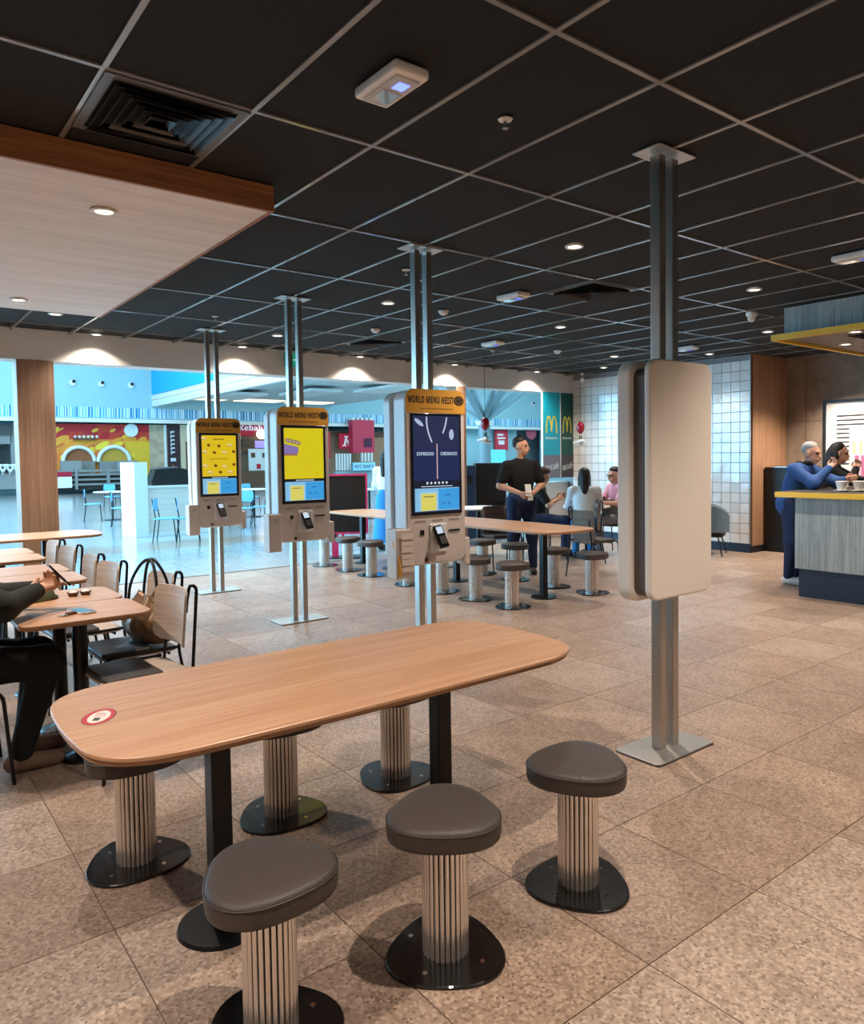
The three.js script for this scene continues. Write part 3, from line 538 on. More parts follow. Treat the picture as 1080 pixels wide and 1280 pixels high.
function kiosk(z, tex, number, label, cardSet) {
  const t = thing('order_kiosk', label, 'kiosk', [KX, 0, z], 0, 'order kiosks on twin poles');
  kioskBase(t);
  const W = 0.525, y0 = 0.755, y1 = 1.985;
  part(t, 'rear_shell', roundedPanel(W, y1 - y0 - 0.02, 0.08, 0.09, 0.012).translate(0, y0 + 0.01, -0.125), M.kioskSide, 'white rear shell');
  part(t, 'mounting_frame', uvm(roundedPanel(W - 0.05, y1 - y0 - 0.06, 0.06, 0.04).translate(0, y0 + 0.03, -0.036)), M.steel, 'steel mounting frame');
  const fr = part(t, 'front_shell', roundedPanel(W, y1 - y0 - 0.005, 0.075, 0.145, 0.012).translate(0, y0, 0.004), M.kioskSide, 'white front shell');
  part(fr, 'face_panel', extr(rrect(W - 0.02, y1 - y0 - 0.03, 0.065, 0, (y1 - y0) / 2), 0.004).translate(0, y0, 0.148), M.kioskGrey, 'beige front face');
  const hs = new THREE.Shape(); const hw = (W - 0.005) / 2, hh = 0.165, hr = 0.072; hs.moveTo(-hw, 0); hs.lineTo(hw, 0); hs.lineTo(hw, hh - hr); hs.absarc(hw - hr, hh - hr, hr, 0, Math.PI / 2); hs.lineTo(-hw + hr, hh); hs.absarc(-hw + hr, hh - hr, hr, Math.PI / 2, Math.PI); hs.closePath();
  const hg = new THREE.ShapeGeometry(hs, 10); { const p = hg.attributes.position, u = hg.attributes.uv; for (let i = 0; i < p.count; i++) u.setXY(i, (p.getX(i) + hw) / (2 * hw), p.getY(i) / hh); }
  part(t, 'header', extr(hs, 0.006).translate(0, 1.822, 0.15), M.amber, 'amber header card'); part(t, 'header_print', hg.translate(0, 1.822, 0.157), S({ map: headerTex, roughness: 0.5 }), 'WORLD MENU HEIST lettering');
  const sc = part(t, 'screen_bezel', rbox(0.448, 0.715, 0.012, 0.005, 0, 1.462, 0.153), M.bezel, 'black screen bezel');
  part(sc, 'display', plane(0.41, 0.675, 0, 1.463, 0.1595), S({ color: 0x0a0a0a, emissive: 0xffffff, emissiveMap: tex, emissiveIntensity: 0.85, roughness: 0.3 }), 'lit touch display');
  const lab = part(t, 'instruction_label', [-0.15, 0, 0.15].map(x => box(0.09, 0.012, 0.002, x, 1.065, 0.153)), S({ color: 0xa2958c, roughness: 0.6 }));
  part(t, 'scanner_window', rbox(0.036, 0.036, 0.006, 0.004, -0.135, 0.985, 0.154), M.bezel); part(t, 'receipt_slot', rbox(0.105, 0.014, 0.006, 0.003, 0.15, 0.985, 0.154), M.bezel); part(t, 'lock', rbox(0.03, 0.03, 0.006, 0.004, -0.1, 0.79, 0.154), S({ color: 0x5a4038, roughness: 0.5 }));
  const rec = part(t, 'terminal_plate', rbox(0.15, 0.2, 0.012, 0.01, 0.005, 0.94, 0.155), M.kioskSide);
  const term = new THREE.Group(); term.name = 'card_terminal'; t.add(term); term.position.set(0.0, 0.95, 0.19); term.rotation.set(-0.45, 0, 0.12); term.userData.label = 'black card terminal with a lit screen';
  part(term, 'body', rbox(0.08, 0.17, 0.03, 0.012), M.blackGloss); part(term, 'terminal_screen', plane(0.055, 0.05, 0, 0.045, 0.0156), S({ color: 0x111111, emissive: new THREE.Color(0.7, 0.85, 1), emissiveIntensity: 0.8 })); part(term, 'keypad', box(0.055, 0.06, 0.003, 0, -0.03, 0.0155), S({ color: 0x2b2522, roughness: 0.5 })); part(term, 'bracket', bar([0, -0.02, -0.015], [0, -0.03, -0.06], 0.015), M.black);
  const num = canvasTex(128, 96, (g, w, h) => { g.fillStyle = '#d4c8c0'; g.fillRect(0, 0, w, h); g.fillStyle = '#8f8178'; g.font = '56px sans-serif'; g.textAlign = 'center'; g.fillText(number, 64, 70); });
  const tr = part(t, 'locator_tray', rbox(0.12, 0.34, 0.12, 0.008, -0.3, 0.85, 0.1), M.kioskGrey, 'side tray for table numbers');
  if (!cardSet) part(tr, 'number_print', plane(0.09, 0.07, -0.295, 0.96, 0.1612), S({ map: num, roughness: 0.6 }));
  part(t, 'side_wing', rbox(0.05, 0.2, 0.1, 0.008, 0.285, 0.82, 0.09), M.kioskGrey);
  if (cardSet) {
    part(t, 'card_stack', [0, 1, 2, 3, 4, 5].map(k => rbox(0.1, 0.04, 0.004, 0.001, -0.27, 0.745 + k * 0.045, 0.165 + (k % 2) * 0.004)), M.kioskWhite, 'fanned paper slips'); part(t, 'yellow_leaflet', tube([[-0.345, 0.98, 0.1], [-0.352, 0.9, 0.13], [-0.338, 0.84, 0.15], [-0.332, 0.7, 0.165]], 0.012, 16, 5), M.amber);
  }
  flyerHolder(t, -0.2);
  return t;
}
kiosk(-8.425, screens.yellow_food, '01', 'order kiosk with food pattern on a yellow screen near the mall hall');
kiosk(-6.37, screens.yellow_hand, '05', 'order kiosk with plain yellow screen showing a wrapped roll');
kiosk(-4.365, screens.espresso, '03', 'order kiosk with dark blue coffee screen behind the oak table', true);
{
  const t = thing('blank_kiosk', 'blank white rounded kiosk panel on twin steel poles beside the stools', 'kiosk', [KX, 0, -2.305], 0, 'order kiosks on twin poles');
  kioskBase(t);
  part(t, 'rear_shell', roundedPanel(0.51, 1.18, 0.075, 0.085, 0.014).translate(-0.02, 0.785, -0.083), M.kioskWhite, 'white rear shell');
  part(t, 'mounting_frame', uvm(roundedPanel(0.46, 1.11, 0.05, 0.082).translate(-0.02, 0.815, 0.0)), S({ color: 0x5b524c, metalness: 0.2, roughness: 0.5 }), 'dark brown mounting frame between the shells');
  part(t, 'front_panel', roundedPanel(0.51, 1.16, 0.06, 0.04, 0.012).translate(-0.02, 0.804, 0.08), M.kioskWhite, 'plain white front panel');
  flyerHolder(t, -0.2);
}
// ---------------------------------------------------------------- small tables in the left row
function smallTable(x, z, label) {
  const t = thing('small_table', label, 'table', [x, 0, z], 0, 'small tables in the left row');
  const s = rrect(0.6, 0.50, 0.085);
  part(t, 'table_top', uvm(extr(s, 0.012, 0.002, 1, 10).rotateX(-Math.PI / 2).translate(0, 0.738, 0)), M.oak, 'honey oak table top'); part(t, 'edge_band', extr(rrect(0.59, 0.49, 0.08), 0.014).rotateX(-Math.PI / 2).translate(0, 0.724, 0), M.oakEdge);
  part(t, 'pedestal', cyl(0.036, 0.036, 0.71, 0, 0.367, 0, 24), M.blackSat, 'black pedestal'); part(t, 'foot', lathe([[0, 0], [0.11, 0], [0.115, 0.01], [0.09, 0.02], [0.04, 0.035], [0.036, 0.06], [0, 0.06]], 28), M.blackSat);
}
const TZ = [-4.145, -4.66, -5.50, -6.02, -6.86, -7.38];
['small oak table with phone and keys, closest to the sticker table', 'small oak table with olive pouch and glasses on it', 'empty small oak table, first beyond the pouch table', 'empty small oak table, second beyond the pouch table', 'empty small oak table, third beyond the pouch table', 'empty small oak table, last before the pillar table'].forEach((l, k) => smallTable(0.855, TZ[k], l));
// ---------------------------------------------------------------- bent tube chairs with plywood back
function makeChair(ply, name = 'plywood_chair', cat = 'chair', low = 0.56, high = 0.85) {        // faces -x (towards the tables), origin at floor below seat centre
  const t = thing(name, '', cat);
  const r = 0.009;
  part(t, 'back_leg', polytube([[0.27, 0, 0.2], [0.2, 0.44, 0.19], [0.238, 0.865, 0.175], [0.205, 0.885, 0.173], [0.192, 0.82, 0.165], [0.187, 0.74, 0.155]], r, 0.03, 60), M.blackSat, 'black tube leg with hooked top');
  part(t, 'back_leg', polytube([[0.27, 0, -0.2], [0.2, 0.44, -0.19], [0.222, 0.72, -0.165]], r, 0.03, 40), M.blackSat);
  for (const s of [-1, 1]) part(t, 'front_leg', polytube([[-0.25, 0, s * 0.215], [-0.215, 0.455, s * 0.218], [0.19, 0.455, s * 0.2]], r, 0.06, 36), M.blackSat);
  for (const x of [-0.13, 0.14]) part(t, 'cross_rail', bar([x, 0.428, -0.205], [x, 0.428, 0.205], 0.008), M.blackSat);
  const seatS = extr(rrect(0.42, 0.41, 0.08), 0.012, 0.003, 1, 8).rotateX(-Math.PI / 2).translate(-0.005, 0.436, 0);
  part(t, 'seat', uvm(seatS), ply, 'plywood seat'); part(t, 'seat_pad', extr(rrect(0.27, 0.385, 0.03), 0.03, 0.012, 3, 8).rotateX(-Math.PI / 2).translate(-0.075, 0.446, 0), M.leather2, 'dark leather pad');
  // curved back: sheet swept across z, wraps towards the front at the sides, rounded lower corners
  const pos = [], N = 20, K = 14, f = (u, v, o) => { const z = (u - 0.5) * 0.40 * (v < 0.18 ? 0.72 + 0.28 * Math.sqrt(Math.max(0, 1 - ((0.18 - v) / 0.18) ** 2)) : v > 0.85 ? 0.86 + 0.14 * Math.sqrt(Math.max(0, 1 - ((v - 0.85) / 0.15) ** 2)) : 1); const y = low + (high - low) * v; return [0.2 + 0.025 * v - 1.3 * z * z + o, y, z]; };
  const q = (a, b, c, d) => pos.push(...a, ...b, ...c, ...a, ...c, ...d);
  for (let i = 0; i < N; i++) for (let k = 0; k < K; k++) { const u0 = i / N, u1 = (i + 1) / N, v0 = k / K, v1 = (k + 1) / K; q(f(u0, v0, 0.006), f(u0, v1, 0.006), f(u1, v1, 0.006), f(u1, v0, 0.006)); q(f(u0, v0, -0.006), f(u1, v0, -0.006), f(u1, v1, -0.006), f(u0, v1, -0.006)); }
  for (let k = 0; k < K; k++) for (const u of [0, 1]) { const a = f(u, k / K, -0.006), b = f(u, k / K, 0.006), c = f(u, (k + 1) / K, 0.006), d = f(u, (k + 1) / K, -0.006); u ? q(a, d, c, b) : q(a, b, c, d); }
  for (let i = 0; i < N; i++) for (const v of [0, 1]) { const a = f(i / N, v, -0.006), b = f(i / N, v, 0.006), c = f((i + 1) / N, v, 0.006), d = f((i + 1) / N, v, -0.006); v ? q(a, b, c, d) : q(a, d, c, b); }
  let g = new THREE.BufferGeometry(); g.setAttribute('position', new THREE.Float32BufferAttribute(pos, 3)); g.computeVertexNormals();
  part(t, 'backrest', uvm(g), ply, 'curved plywood back');
  return t;
}
const ch0 = makeChair(M.ply); ch0.position.set(1.08, 0, -3.93); ch0.rotation.y = 0.06; ch0.userData.label = 'plywood chair with dark pad pulled up beside the brown bag'; ch0.userData.group = 'plywood chairs along the small tables';
dup(ch0, [1.19, 0, -4.46], 0.03, 'plywood chair carrying the brown leather bag');
[[-5.18, 0.06], [-5.7, -0.04], [-6.4, 0.06], [-6.98, 0.0]].forEach(([z, a], k) => dup(ch0, [1.08, 0, z], a, 'empty plywood chair along the small tables, ' + ORD[k] + ' beyond the bag chair'));
dup(ch0, [0.27, 0, -4.2], Math.PI, 'plywood chair under the seated person with a phone');
// ---------------------------------------------------------------- things on the small tables
{
  const t = thing('shoulder_bag', 'brown leather shoulder bag with long black straps on a chair', 'bag', [1.285, 0.478, -4.42], 0.35);
  const rings = []; for (let k = 0; k <= 18; k++) { const v = k / 18, y = v * 0.25, w = 0.17 * (0.72 + 0.5 * Math.sin(Math.pow(v, 0.7) * Math.PI * 0.9)) * (1 - 0.25 * v * v), d = 0.095 * (0.7 + 0.5 * Math.sin(v * Math.PI)) * (v > 0.6 ? 1 - (v - 0.6) * 1.7 : 1); const r = []; for (let i = 0; i < 80; i++) { const a = i / 80 * Math.PI * 2, fold = 1 + (0.09 * Math.sin(a * 6 + v * 4) + 0.06 * Math.sin(a * 11 - v * 7) + 0.04 * Math.sin(a * 17 + v * 9)) * Math.min(1, v * 1.6); r.push([Math.cos(a) * d * fold, y + 0.035 * Math.sin(a * 2 + 0.6) * v * v + 0.012 * Math.sin(a * 7) * v, Math.sin(a) * w * fold]); } rings.push(r); }
  part(t, 'body', loftRings(rings), S({ color: 0x84664a, roughness: 0.34, metalness: 0.2 }), 'brown leather body');
  for (const s of [-1, 1]) part(t, 'strap', tube([[s * 0.05, 0.2, -0.13], [s * 0.045, 0.34, -0.1], [s * 0.02, 0.45, -0.03], [s * 0.01, 0.47, 0.03], [s * 0.03, 0.38, 0.1], [s * 0.05, 0.21, 0.13]], 0.009, 40, 6), M.black, 'black strap');
}
{
  const t = thing('leather_pouch', 'olive green soft pouch on the small table by the phone holder', 'pouch', [0.72, 0.751, -4.62], 0.2);
  const rings = []; for (let k = 0; k <= 10; k++) { const v = k / 10; const r = []; for (let i = 0; i < 44; i++) { const a = i / 44 * Math.PI * 2; const sx = 0.13 * Math.sqrt(Math.max(0.02, 1 - (v * 0.98) ** 2)) * (1 + 0.06 * Math.sin(a * 5 + k)), sz = 0.075 * Math.sqrt(Math.max(0.02, 1 - (v * 0.98) ** 2)) * (1 + 0.08 * Math.sin(a * 4)); r.push([Math.cos(a) * sx, v * 0.07 + 0.006 * Math.sin(a * 3), Math.sin(a) * sz]); } rings.push(r.map(p => [p[0], Math.max(0, p[1]), p[2]])); }
  part(t, 'body', loftRings(rings), S({ color: 0x4d5238, roughness: 0.45 })); part(t, 'clasp', sph(0.009, 0.07, 0.062, 0.03, 10), M.polish);
}
{
  const t = thing('smartphone', 'dark smartphone lying beside keys on the small table', 'phone', [0.86, 0.751, -4.11], 0.3);
  part(t, 'body', rbox(0.075, 0.009, 0.15, 0.004, 0, 0.0045, 0), M.whitePlastic); part(t, 'glass', box(0.068, 0.001, 0.14, 0, 0.0095, 0), M.bezel);
  const k = thing('key_bunch', 'bunch of keys with dark fob beside the smartphone', 'keys', [0.78, 0.751, -4.06], 0.6);
  part(k, 'fob', rbox(0.05, 0.014, 0.03, 0.006, 0.03, 0.007, 0), M.brown); part(k, 'ring', new THREE.TorusGeometry(0.014, 0.0015, 6, 20).rotateX(Math.PI / 2).translate(0, 0.0015, 0), M.polish);
  for (let i = 0; i < 3; i++) part(k, 'key', merge([cyl(0.01, 0.01, 0.002, 0, 0.003 + i * 0.002, 0, 12), box(0.035, 0.002, 0.007, 0.026, 0.003 + i * 0.002, 0)]).rotateY(2.4 + i * 0.5), M.polish);
  for (const [x, s] of [[0.93, 0], [0.995, 1]]) { const c = thing('sauce_cup', s ? 'small dark dip cup beside its twin on the pouch table' : 'small dark dip cup on the pouch table, next to the pouch', 'cup', [x, 0.751, -4.64], 0, 'dip cups on the pouch table'); part(c, 'cup', lathe([[0, 0.002], [0.02, 0.002], [0.03, 0.022], [0.032, 0.022], [0.022, 0], [0, 0]], 24), M.brown); part(c, 'dip', sph(0.024, 0, 0.016, 0, 12).scale(1, 0.6, 1).translate(0, 0.008, 0), M.paper); }
}
// ---------------------------------------------------------------- bar counter with canopy
{
  const t = thing('bar_counter', 'bar counter with grey wood front, navy plinth and yellow edged top', 'counter', [0, 0, 0]);
  part(t, 'plinth', box2(7.73, 9.2, 0, 0.297, -3.88, 1.6), M.navy, 'navy plinth');
  for (let k = 0; k < 5; k++) part(t, 'front_panel', uvm(box2(7.704, 7.74, 0.297, 1.045, -3.91 + k * 1.1, -3.91 + (k + 1) * 1.1 - 0.004), true), M.greyOak, 'grey wood front panel');
  part(t, 'end_panel', uvm(box2(7.74, 9.2, 0.297, 1.045, -3.91, -3.87), true), M.greyOak); part(t, 'core', box2(7.74, 9.2, 0.297, 1.045, -3.87, 1.6), M.black);
  part(t, 'edge_trim', [box2(7.60, 7.63, 1.045, 1.098, -4.08, 1.6), box2(7.63, 9.3, 1.045, 1.098, -4.08, -4.05)], M.yellow, 'yellow edge'); part(t, 'worktop', uvm(box2(7.63, 9.3, 1.047, 1.1, -4.05, 1.6)), S({ color: 0x3a332e, roughness: 0.4 }), 'dark worktop');
}
{
  const t = thing('bar_canopy', 'grey wood canopy with yellow rim hung above the bar counter', 'canopy');
  part(t, 'fascia_board', uvm(box2(7.55, 7.59, 2.71, CEIL - 0.005, -3.96, 1.6), true), M.greyOak); part(t, 'end_board', uvm(box2(7.59, 9.4, 2.71, CEIL - 0.005, -3.96, -3.92), true), M.greyOak);
  part(t, 'rim', [box2(7.40, 7.44, 2.655, 2.715, -4.02, 1.6), box2(7.44, 9.5, 2.655, 2.715, -4.02, -3.98)], M.yellow, 'yellow rim'); part(t, 'soffit', [box2(7.44, 9.5, 2.685, 2.71, -3.98, -3.5), box2(7.44, 7.9, 2.685, 2.71, -3.5, 1.6), box2(9.0, 9.5, 2.685, 2.71, -3.5, 1.6)], M.plyDark); part(t, 'recess', box2(7.9, 9.0, 2.76, 2.78, -3.5, 1.6), M.black);
  part(t, 'recess_side', [box2(7.88, 7.9, 2.71, 2.78, -3.5, 1.6), box2(7.88, 9.0, 2.71, 2.78, -3.52, -3.5)], M.black);
}
function cupOnBar(x, z, label) {
  const s = thing('saucer', 'white saucer under the cup on the bar, ' + label, 'saucer', [x, 1.1, z], 0, 'saucers on the bar'); part(s, 'dish', lathe([[0, 0.004], [0.04, 0.004], [0.078, 0.016], [0.08, 0.013], [0.042, 0], [0, 0]], 32), M.porcelain);
  const c = thing('coffee_cup', 'white coffee cup with small print on the bar, ' + label, 'cup', [x, 1.105, z], 0.8, 'cups on the bar');
  part(c, 'cup', lathe([[0, 0.004], [0.04, 0.004], [0.062, 0.09], [0.066, 0.105], [0.062, 0.105], [0.055, 0.09], [0.034, 0.01], [0, 0.01]].reverse(), 32), M.porcelain); part(c, 'handle', tube([[0.052, 0.085, 0], [0.085, 0.08, 0], [0.088, 0.05, 0], [0.046, 0.03, 0]], 0.006, 20, 8), M.porcelain);
  part(c, 'emblem', box(0.022, 0.022, 0.002, 0, 0.05, 0.049), M.yellow); part(c, 'foam', cyl(0.054, 0.05, 0.01, 0, 0.088, 0, 24), M.paper);
}
cupOnBar(7.98, -3.56, 'beside the man in blue'); cupOnBar(8.1, -3.44, 'away from the man in blue');
{
  const t = thing('black_cabinet', 'tall black cabinet against the oak panel behind the man in blue', 'cabinet', [11.26, 0, -5.76]);
  part(t, 'body', rbox(0.6, 1.29, 0.56, 0.01, 0, 0.645, 0), M.black); part(t, 'door', rbox(0.01, 1.2, 0.5, 0.003, -0.305, 0.65, 0), M.black); part(t, 'top_edge', box(0.61, 0.012, 0.57, 0, 1.296, 0), M.steel);
}
{
  const t = thing('framed_print', 'large black framed print with stripes and a pink ribbed cup', 'picture', [11.645, 0, 0]);
  const tx = canvasTex(512, 512, (g, w, h) => {
    g.fillStyle = '#e9e2da'; g.fillRect(0, 0, w, h); g.fillStyle = '#d3d3d2'; g.fillRect(118, 84, 400, 428); g.fillStyle = '#2b2522';
    for (let k = 0; k < 12; k++) g.fillRect(52, 66 + k * 22, k < 3 ? 460 : 62, 8);
    g.fillStyle = '#b9bd8e'; for (let k = 0; k < 12; k++) g.fillRect(130 + k * 32, 200, 14, 62); g.fillStyle = '#c46a8c'; for (let k = 0; k < 12; k++) { g.beginPath(); g.moveTo(140 + k * 30, 270); g.lineTo(160 + k * 30, 270); g.lineTo(158 + k * 26, 500); g.lineTo(146 + k * 26, 500); g.fill(); } g.fillStyle = '#f2b8c8'; for (let k = 0; k < 12; k++) g.fillRect(162 + k * 29, 270, 6, 230);
  });
  part(t, 'frame', [box2(-0.035, 0.004, 0.7, 2.3, -5.47, -5.43), box2(-0.035, 0.004, 0.7, 2.3, -3.89, -3.85), box2(-0.035, 0.004, 2.26, 2.3, -5.43, -3.89), box2(-0.035, 0.004, 0.7, 0.74, -5.43, -3.89)], M.black, 'black frame');
  part(t, 'print', new THREE.PlaneGeometry(1.54, 1.52).rotateY(-Math.PI / 2).translate(-0.012, 1.5, -4.66), S({ map: tx, roughness: 0.5 })); part(t, 'backing', box2(-0.01, 0.0, 0.74, 2.26, -5.43, -3.89), M.paper);
}
// ---------------------------------------------------------------- storefront signs and hanging ornaments
function pxY(x, y, h = 0) { const d = ray(x, y); return new THREE.Vector3(0, EYE, 0).addScaledVector(d, (h - EYE) / d.y); }
function arches(g, cx, base, w, h, lw, col) {
  g.strokeStyle = col; g.lineWidth = lw; g.lineCap = 'butt'; g.lineJoin = 'round';
  for (const s of [-1, 1]) { const mid = cx + s * w * 0.25; g.beginPath(); g.moveTo(cx + s * w * 0.5, base); g.bezierCurveTo(cx + s * w * 0.47, base - h * 0.75, mid + s * w * 0.13, base - h, mid, base - h); g.bezierCurveTo(mid - s * w * 0.13, base - h, cx + s * w * 0.03, base - h * 0.6, cx, base - h * 0.12); g.stroke(); }
}
function signPanel(x0, x1, top, bottom, upper, lower, label, transparent) {
  const t = thing('sign_panel', label, 'sign', [(x0 + x1) / 2, 0, ZF - 0.004]);
  const tx = canvasTex(256, 900, (g, w, h) => {
    g.fillStyle = upper; g.fillRect(0, 0, w, h); g.fillStyle = lower; g.fillRect(0, h * 0.735, w, h);
    arches(g, 128, 430, 160, 175, 20, '#f4e34a'); g.fillStyle = '#e8f3ef'; g.font = 'bold 34px sans-serif'; g.textAlign = 'center'; g.fillText("McDonald's", 128, 492, 190); g.font = 'italic bold 76px serif'; g.save(); g.translate(128, 800); g.rotate(-0.16); g.fillText('McCafé', 0, 14, 210); g.restore();
  });
  part(t, 'board', box2(-(x1 - x0) / 2, (x1 - x0) / 2, bottom, top, -0.03, 0.0), S({ color: upper, roughness: 0.5 })); part(t, 'print', plane(x1 - x0 - 0.01, top - bottom - 0.01, 0, (top + bottom) / 2, 0.002), S({ map: tx, roughness: 0.35 }), 'yellow arches over white lettering');
  part(t, 'edge_rail', [box2(-(x1 - x0) / 2 - 0.012, -(x1 - x0) / 2, bottom, top, -0.03, 0.012)], M.whitePlastic);
}
signPanel(9.79, 10.245, 2.68, 1.11, '#0fb2cc', '#7d7f8b', 'turquoise storefront panel with yellow arches, away from the tiled wall');
signPanel(10.258, 10.608, 2.68, 1.11, '#0c5a55', '#4b4650', 'dark green storefront panel with yellow arches beside the tiled wall');
{
  const t = thing('low_partition', 'low white partition under the arched sign panels', 'partition', [0, 0, ZF - 0.2]);
  part(t, 'body', box2(9.75, 10.6, 0.0, 1.0, -0.06, 0.06), M.whitePlastic); part(t, 'cap', box2(9.73, 10.61, 1.0, 1.03, -0.08, 0.08), M.whitePlastic);
}
function pendant(x, z, drop, label) {
  const t = thing('pendant_ornament', label, 'ornament', [x, CEIL - 0.004, z], 0, 'red fruit ornaments hung from the ceiling');
  part(t, 'rosette', cyl(0.05, 0.05, 0.02, 0, -0.01, 0), M.black); part(t, 'cord', bar([0, -0.02, 0], [0, -drop + 0.1, 0], 0.004, 6), M.black);
  part(t, 'fruit', lathe([[0, 0.1], [0.03, 0.09], [0.06, 0.05], [0.07, 0], [0.055, -0.06], [0.02, -0.1], [0, -0.105]].map(([a, b]) => [a, b]).reverse(), 24).translate(0, -drop, 0), PH({ color: 0xa3182c, roughness: 0.3, clearcoat: 0.4 }), 'red fruit body');
  part(t, 'stem', [0, 1, 2, 3].map(k => new THREE.SphereGeometry(0.03, 10, 6).scale(0.5, 1.3, 0.25).translate(0, -drop - 0.16, 0.02).rotateY(k * 1.57)), S({ color: 0x4f5a44, roughness: 0.6 }));
  for (let k = 0; k < 3; k++) part(t, 'leaf', new THREE.SphereGeometry(0.09, 12, 8).scale(1, 0.28, 0.5).translate(0.04, 0, 0).rotateY(k * 2.1).translate(0, -drop - 0.27 + k * 0.025, 0), M.whitePlastic, 'white leaf');
}
pendant(7.45, -8.55, 0.99, 'red fruit ornament hung before the far pale hall wall'); pendant(9.3, -8.3, 1.03, 'red fruit ornament hung before the glossy tiled wall');
// chalkboards
function chalkboard(x, z, turn, frame, label) {
  const t = thing('chalkboard', label, 'board', [x, 0, z], turn);
  part(t, 'panel', box(0.72, 0.86, 0.03, 0, 0.82, 0), S({ color: 0x191817, roughness: 0.6 })); part(t, 'frame', [box(0.03, 0.92, 0.05, -0.37, 0.82, 0), box(0.03, 0.92, 0.05, 0.37, 0.82, 0), box(0.71, 0.03, 0.05, 0, 1.265, 0), box(0.71, 0.03, 0.05, 0, 0.375, 0)], frame, 'bright frame');
  part(t, 'stand', [box(0.1, 0.36, 0.04, -0.12, 0.18, 0), box(0.04, 0.36, 0.04, 0.0, 0.18, 0)], frame); part(t, 'foot', rbox(0.55, 0.012, 0.34, 0.004, 0, 0.006, 0), M.black);
}
chalkboard(5.8, -10.0, -0.5, S({ color: 0xd83a72, roughness: 0.5 }), 'black chalkboard in a pink frame behind the stool table');
{
  const t = thing('service_station', 'black service station behind the standing man', 'counter', [9.25, 0, -10.5], -0.6);
  part(t, 'body', rbox(0.56, 1.4, 0.4, 0.01, 0, 0.7, 0), M.black); part(t, 'door', box(0.5, 0.6, 0.01, 0, 0.4, 0.205), M.blackGloss);
  const u = thing('dark_bin', 'shorter dark bin cabinet beside the black service station', 'bin', [8.66, 0, -10.55], -0.6); part(u, 'body', rbox(0.4, 1.36, 0.36, 0.01, 0, 0.68, 0), M.navy); part(u, 'flap', box(0.26, 0.16, 0.01, 0, 1.1, 0.183), M.black);
}
// lounge chair by the tiled wall
{
  const t = thing('lounge_chair', 'blue grey lounge chair with curved back by the tiled wall', 'armchair', [9.98, 0, -6.42], 2.0);
  const rings = []; for (let k = 0; k <= 16; k++) { const a = -1.15 + k / 16 * 2.3; const r = []; const h = 0.8 - 0.16 * (Math.abs(a) / 1.15) ** 2; for (const [dr, y] of [[0, 0.36], [0.0, h - 0.04], [0.02, h], [0.05, h], [0.07, h - 0.04], [0.07, 0.36]]) r.push([-Math.sin(a) * (0.3 + dr), y, -Math.cos(a) * (0.3 + dr) + 0.05]); rings.push(r); }
  part(t, 'back_shell', creased(loftRings(rings)), S({ color: 0x5d7484, roughness: 0.75 }), 'blue grey curved back'); part(t, 'seat_cushion', extr(rrect(0.58, 0.56, 0.16), 0.13, 0.03, 3).rotateX(-Math.PI / 2).translate(0, 0.34, 0.06), M.plyDark, 'brown seat cushion');
  part(t, 'underframe', extr(rrect(0.5, 0.5, 0.1), 0.06, 0.01).rotateX(-Math.PI / 2).translate(0, 0.28, 0.04), M.black);
  for (const [x, z] of [[-1, -1], [1, -1], [-1, 1], [1, 1]]) part(t, 'leg', bar([x * 0.18, 0.29, 0.04 + z * 0.18], [x * 0.25, 0, 0.04 + z * 0.25], 0.01), M.black);
}
// brown chairs near the family
const bch0 = makeChair(M.plyDark, 'brown_chair', 'chair', 0.45, 0.84); bch0.position.set(7.16, 0, -6.2); bch0.rotation.y = 3.05; bch0.userData.label = 'empty brown backed chair between the stools and the family'; bch0.userData.group = 'brown backed chairs';
dup(bch0, [6.75, 0, -7.45], 1.9, 'empty brown backed chair behind the standing man');
dup(bch0, [8.08, 0, -8.12], 2.37, 'brown backed chair under the seated man in black'); dup(bch0, [8.08, 0, -7.14], 3.92, 'brown backed chair under the girl with long hair'); dup(bch0, [9.19, 0, -7.41], -0.33, 'brown backed chair under the boy in pink');
function roundTable(name, x, z, r, label, top, group) { const t = thing(name, label, 'table', [x, 0, z], 0, group); part(t, 'table_top', lathe([[0, 0.725], [r - 0.01, 0.725], [r, 0.735], [r - 0.003, 0.75], [0, 0.75]], 40), top); part(t, 'pedestal', cyl(0.03, 0.03, 0.71, 0, 0.37, 0), M.blackSat); part(t, 'foot', cyl(0.2, 0.22, 0.015, 0, 0.0075, 0, 28), M.blackSat); return t; }
roundTable('round_table', 8.66, -7.62, 0.36, 'round pale table between the seated family', M.whitePlastic);
{ const p = pxY(598, 634, 0.75); roundTable('round_table', p.x, p.z, 0.4, 'round pale table behind the stool table and the standing man', M.paleOak); }
// ---------------------------------------------------------------- hall furniture
function makeHallChair(col, colName) {
  const t = thing('hall_chair', '', 'chair');
  for (const s of [-1, 1]) { part(t, 'back_leg', polytube([[0.22, 0, s * 0.18], [0.16, 0.44, s * 0.17], [0.22, 0.82, s * 0.15]], 0.011, 0.03, 20, 6), M.blackSat); part(t, 'front_leg', bar([-0.2, 0, s * 0.18], [-0.16, 0.43, s * 0.17], 0.011, 6), M.blackSat); }
  part(t, 'seat', extr(rrect(0.4, 0.4, 0.08), 0.02, 0.004).rotateX(-Math.PI / 2).translate(0, 0.43, 0), col, colName + ' seat'); part(t, 'backrest', extr(rrect(0.36, 0.24, 0.07), 0.014, 0.003).rotateY(Math.PI / 2).translate(0.185, 0.7, 0), col, colName + ' back');
  t.userData.group = colName + ' chairs in the hall'; return t;
}
const hc = makeHallChair(M.skyBlue, 'light blue'), hcR = makeHallChair(M.red, 'red'); let hcN = 0, hrN = 0;
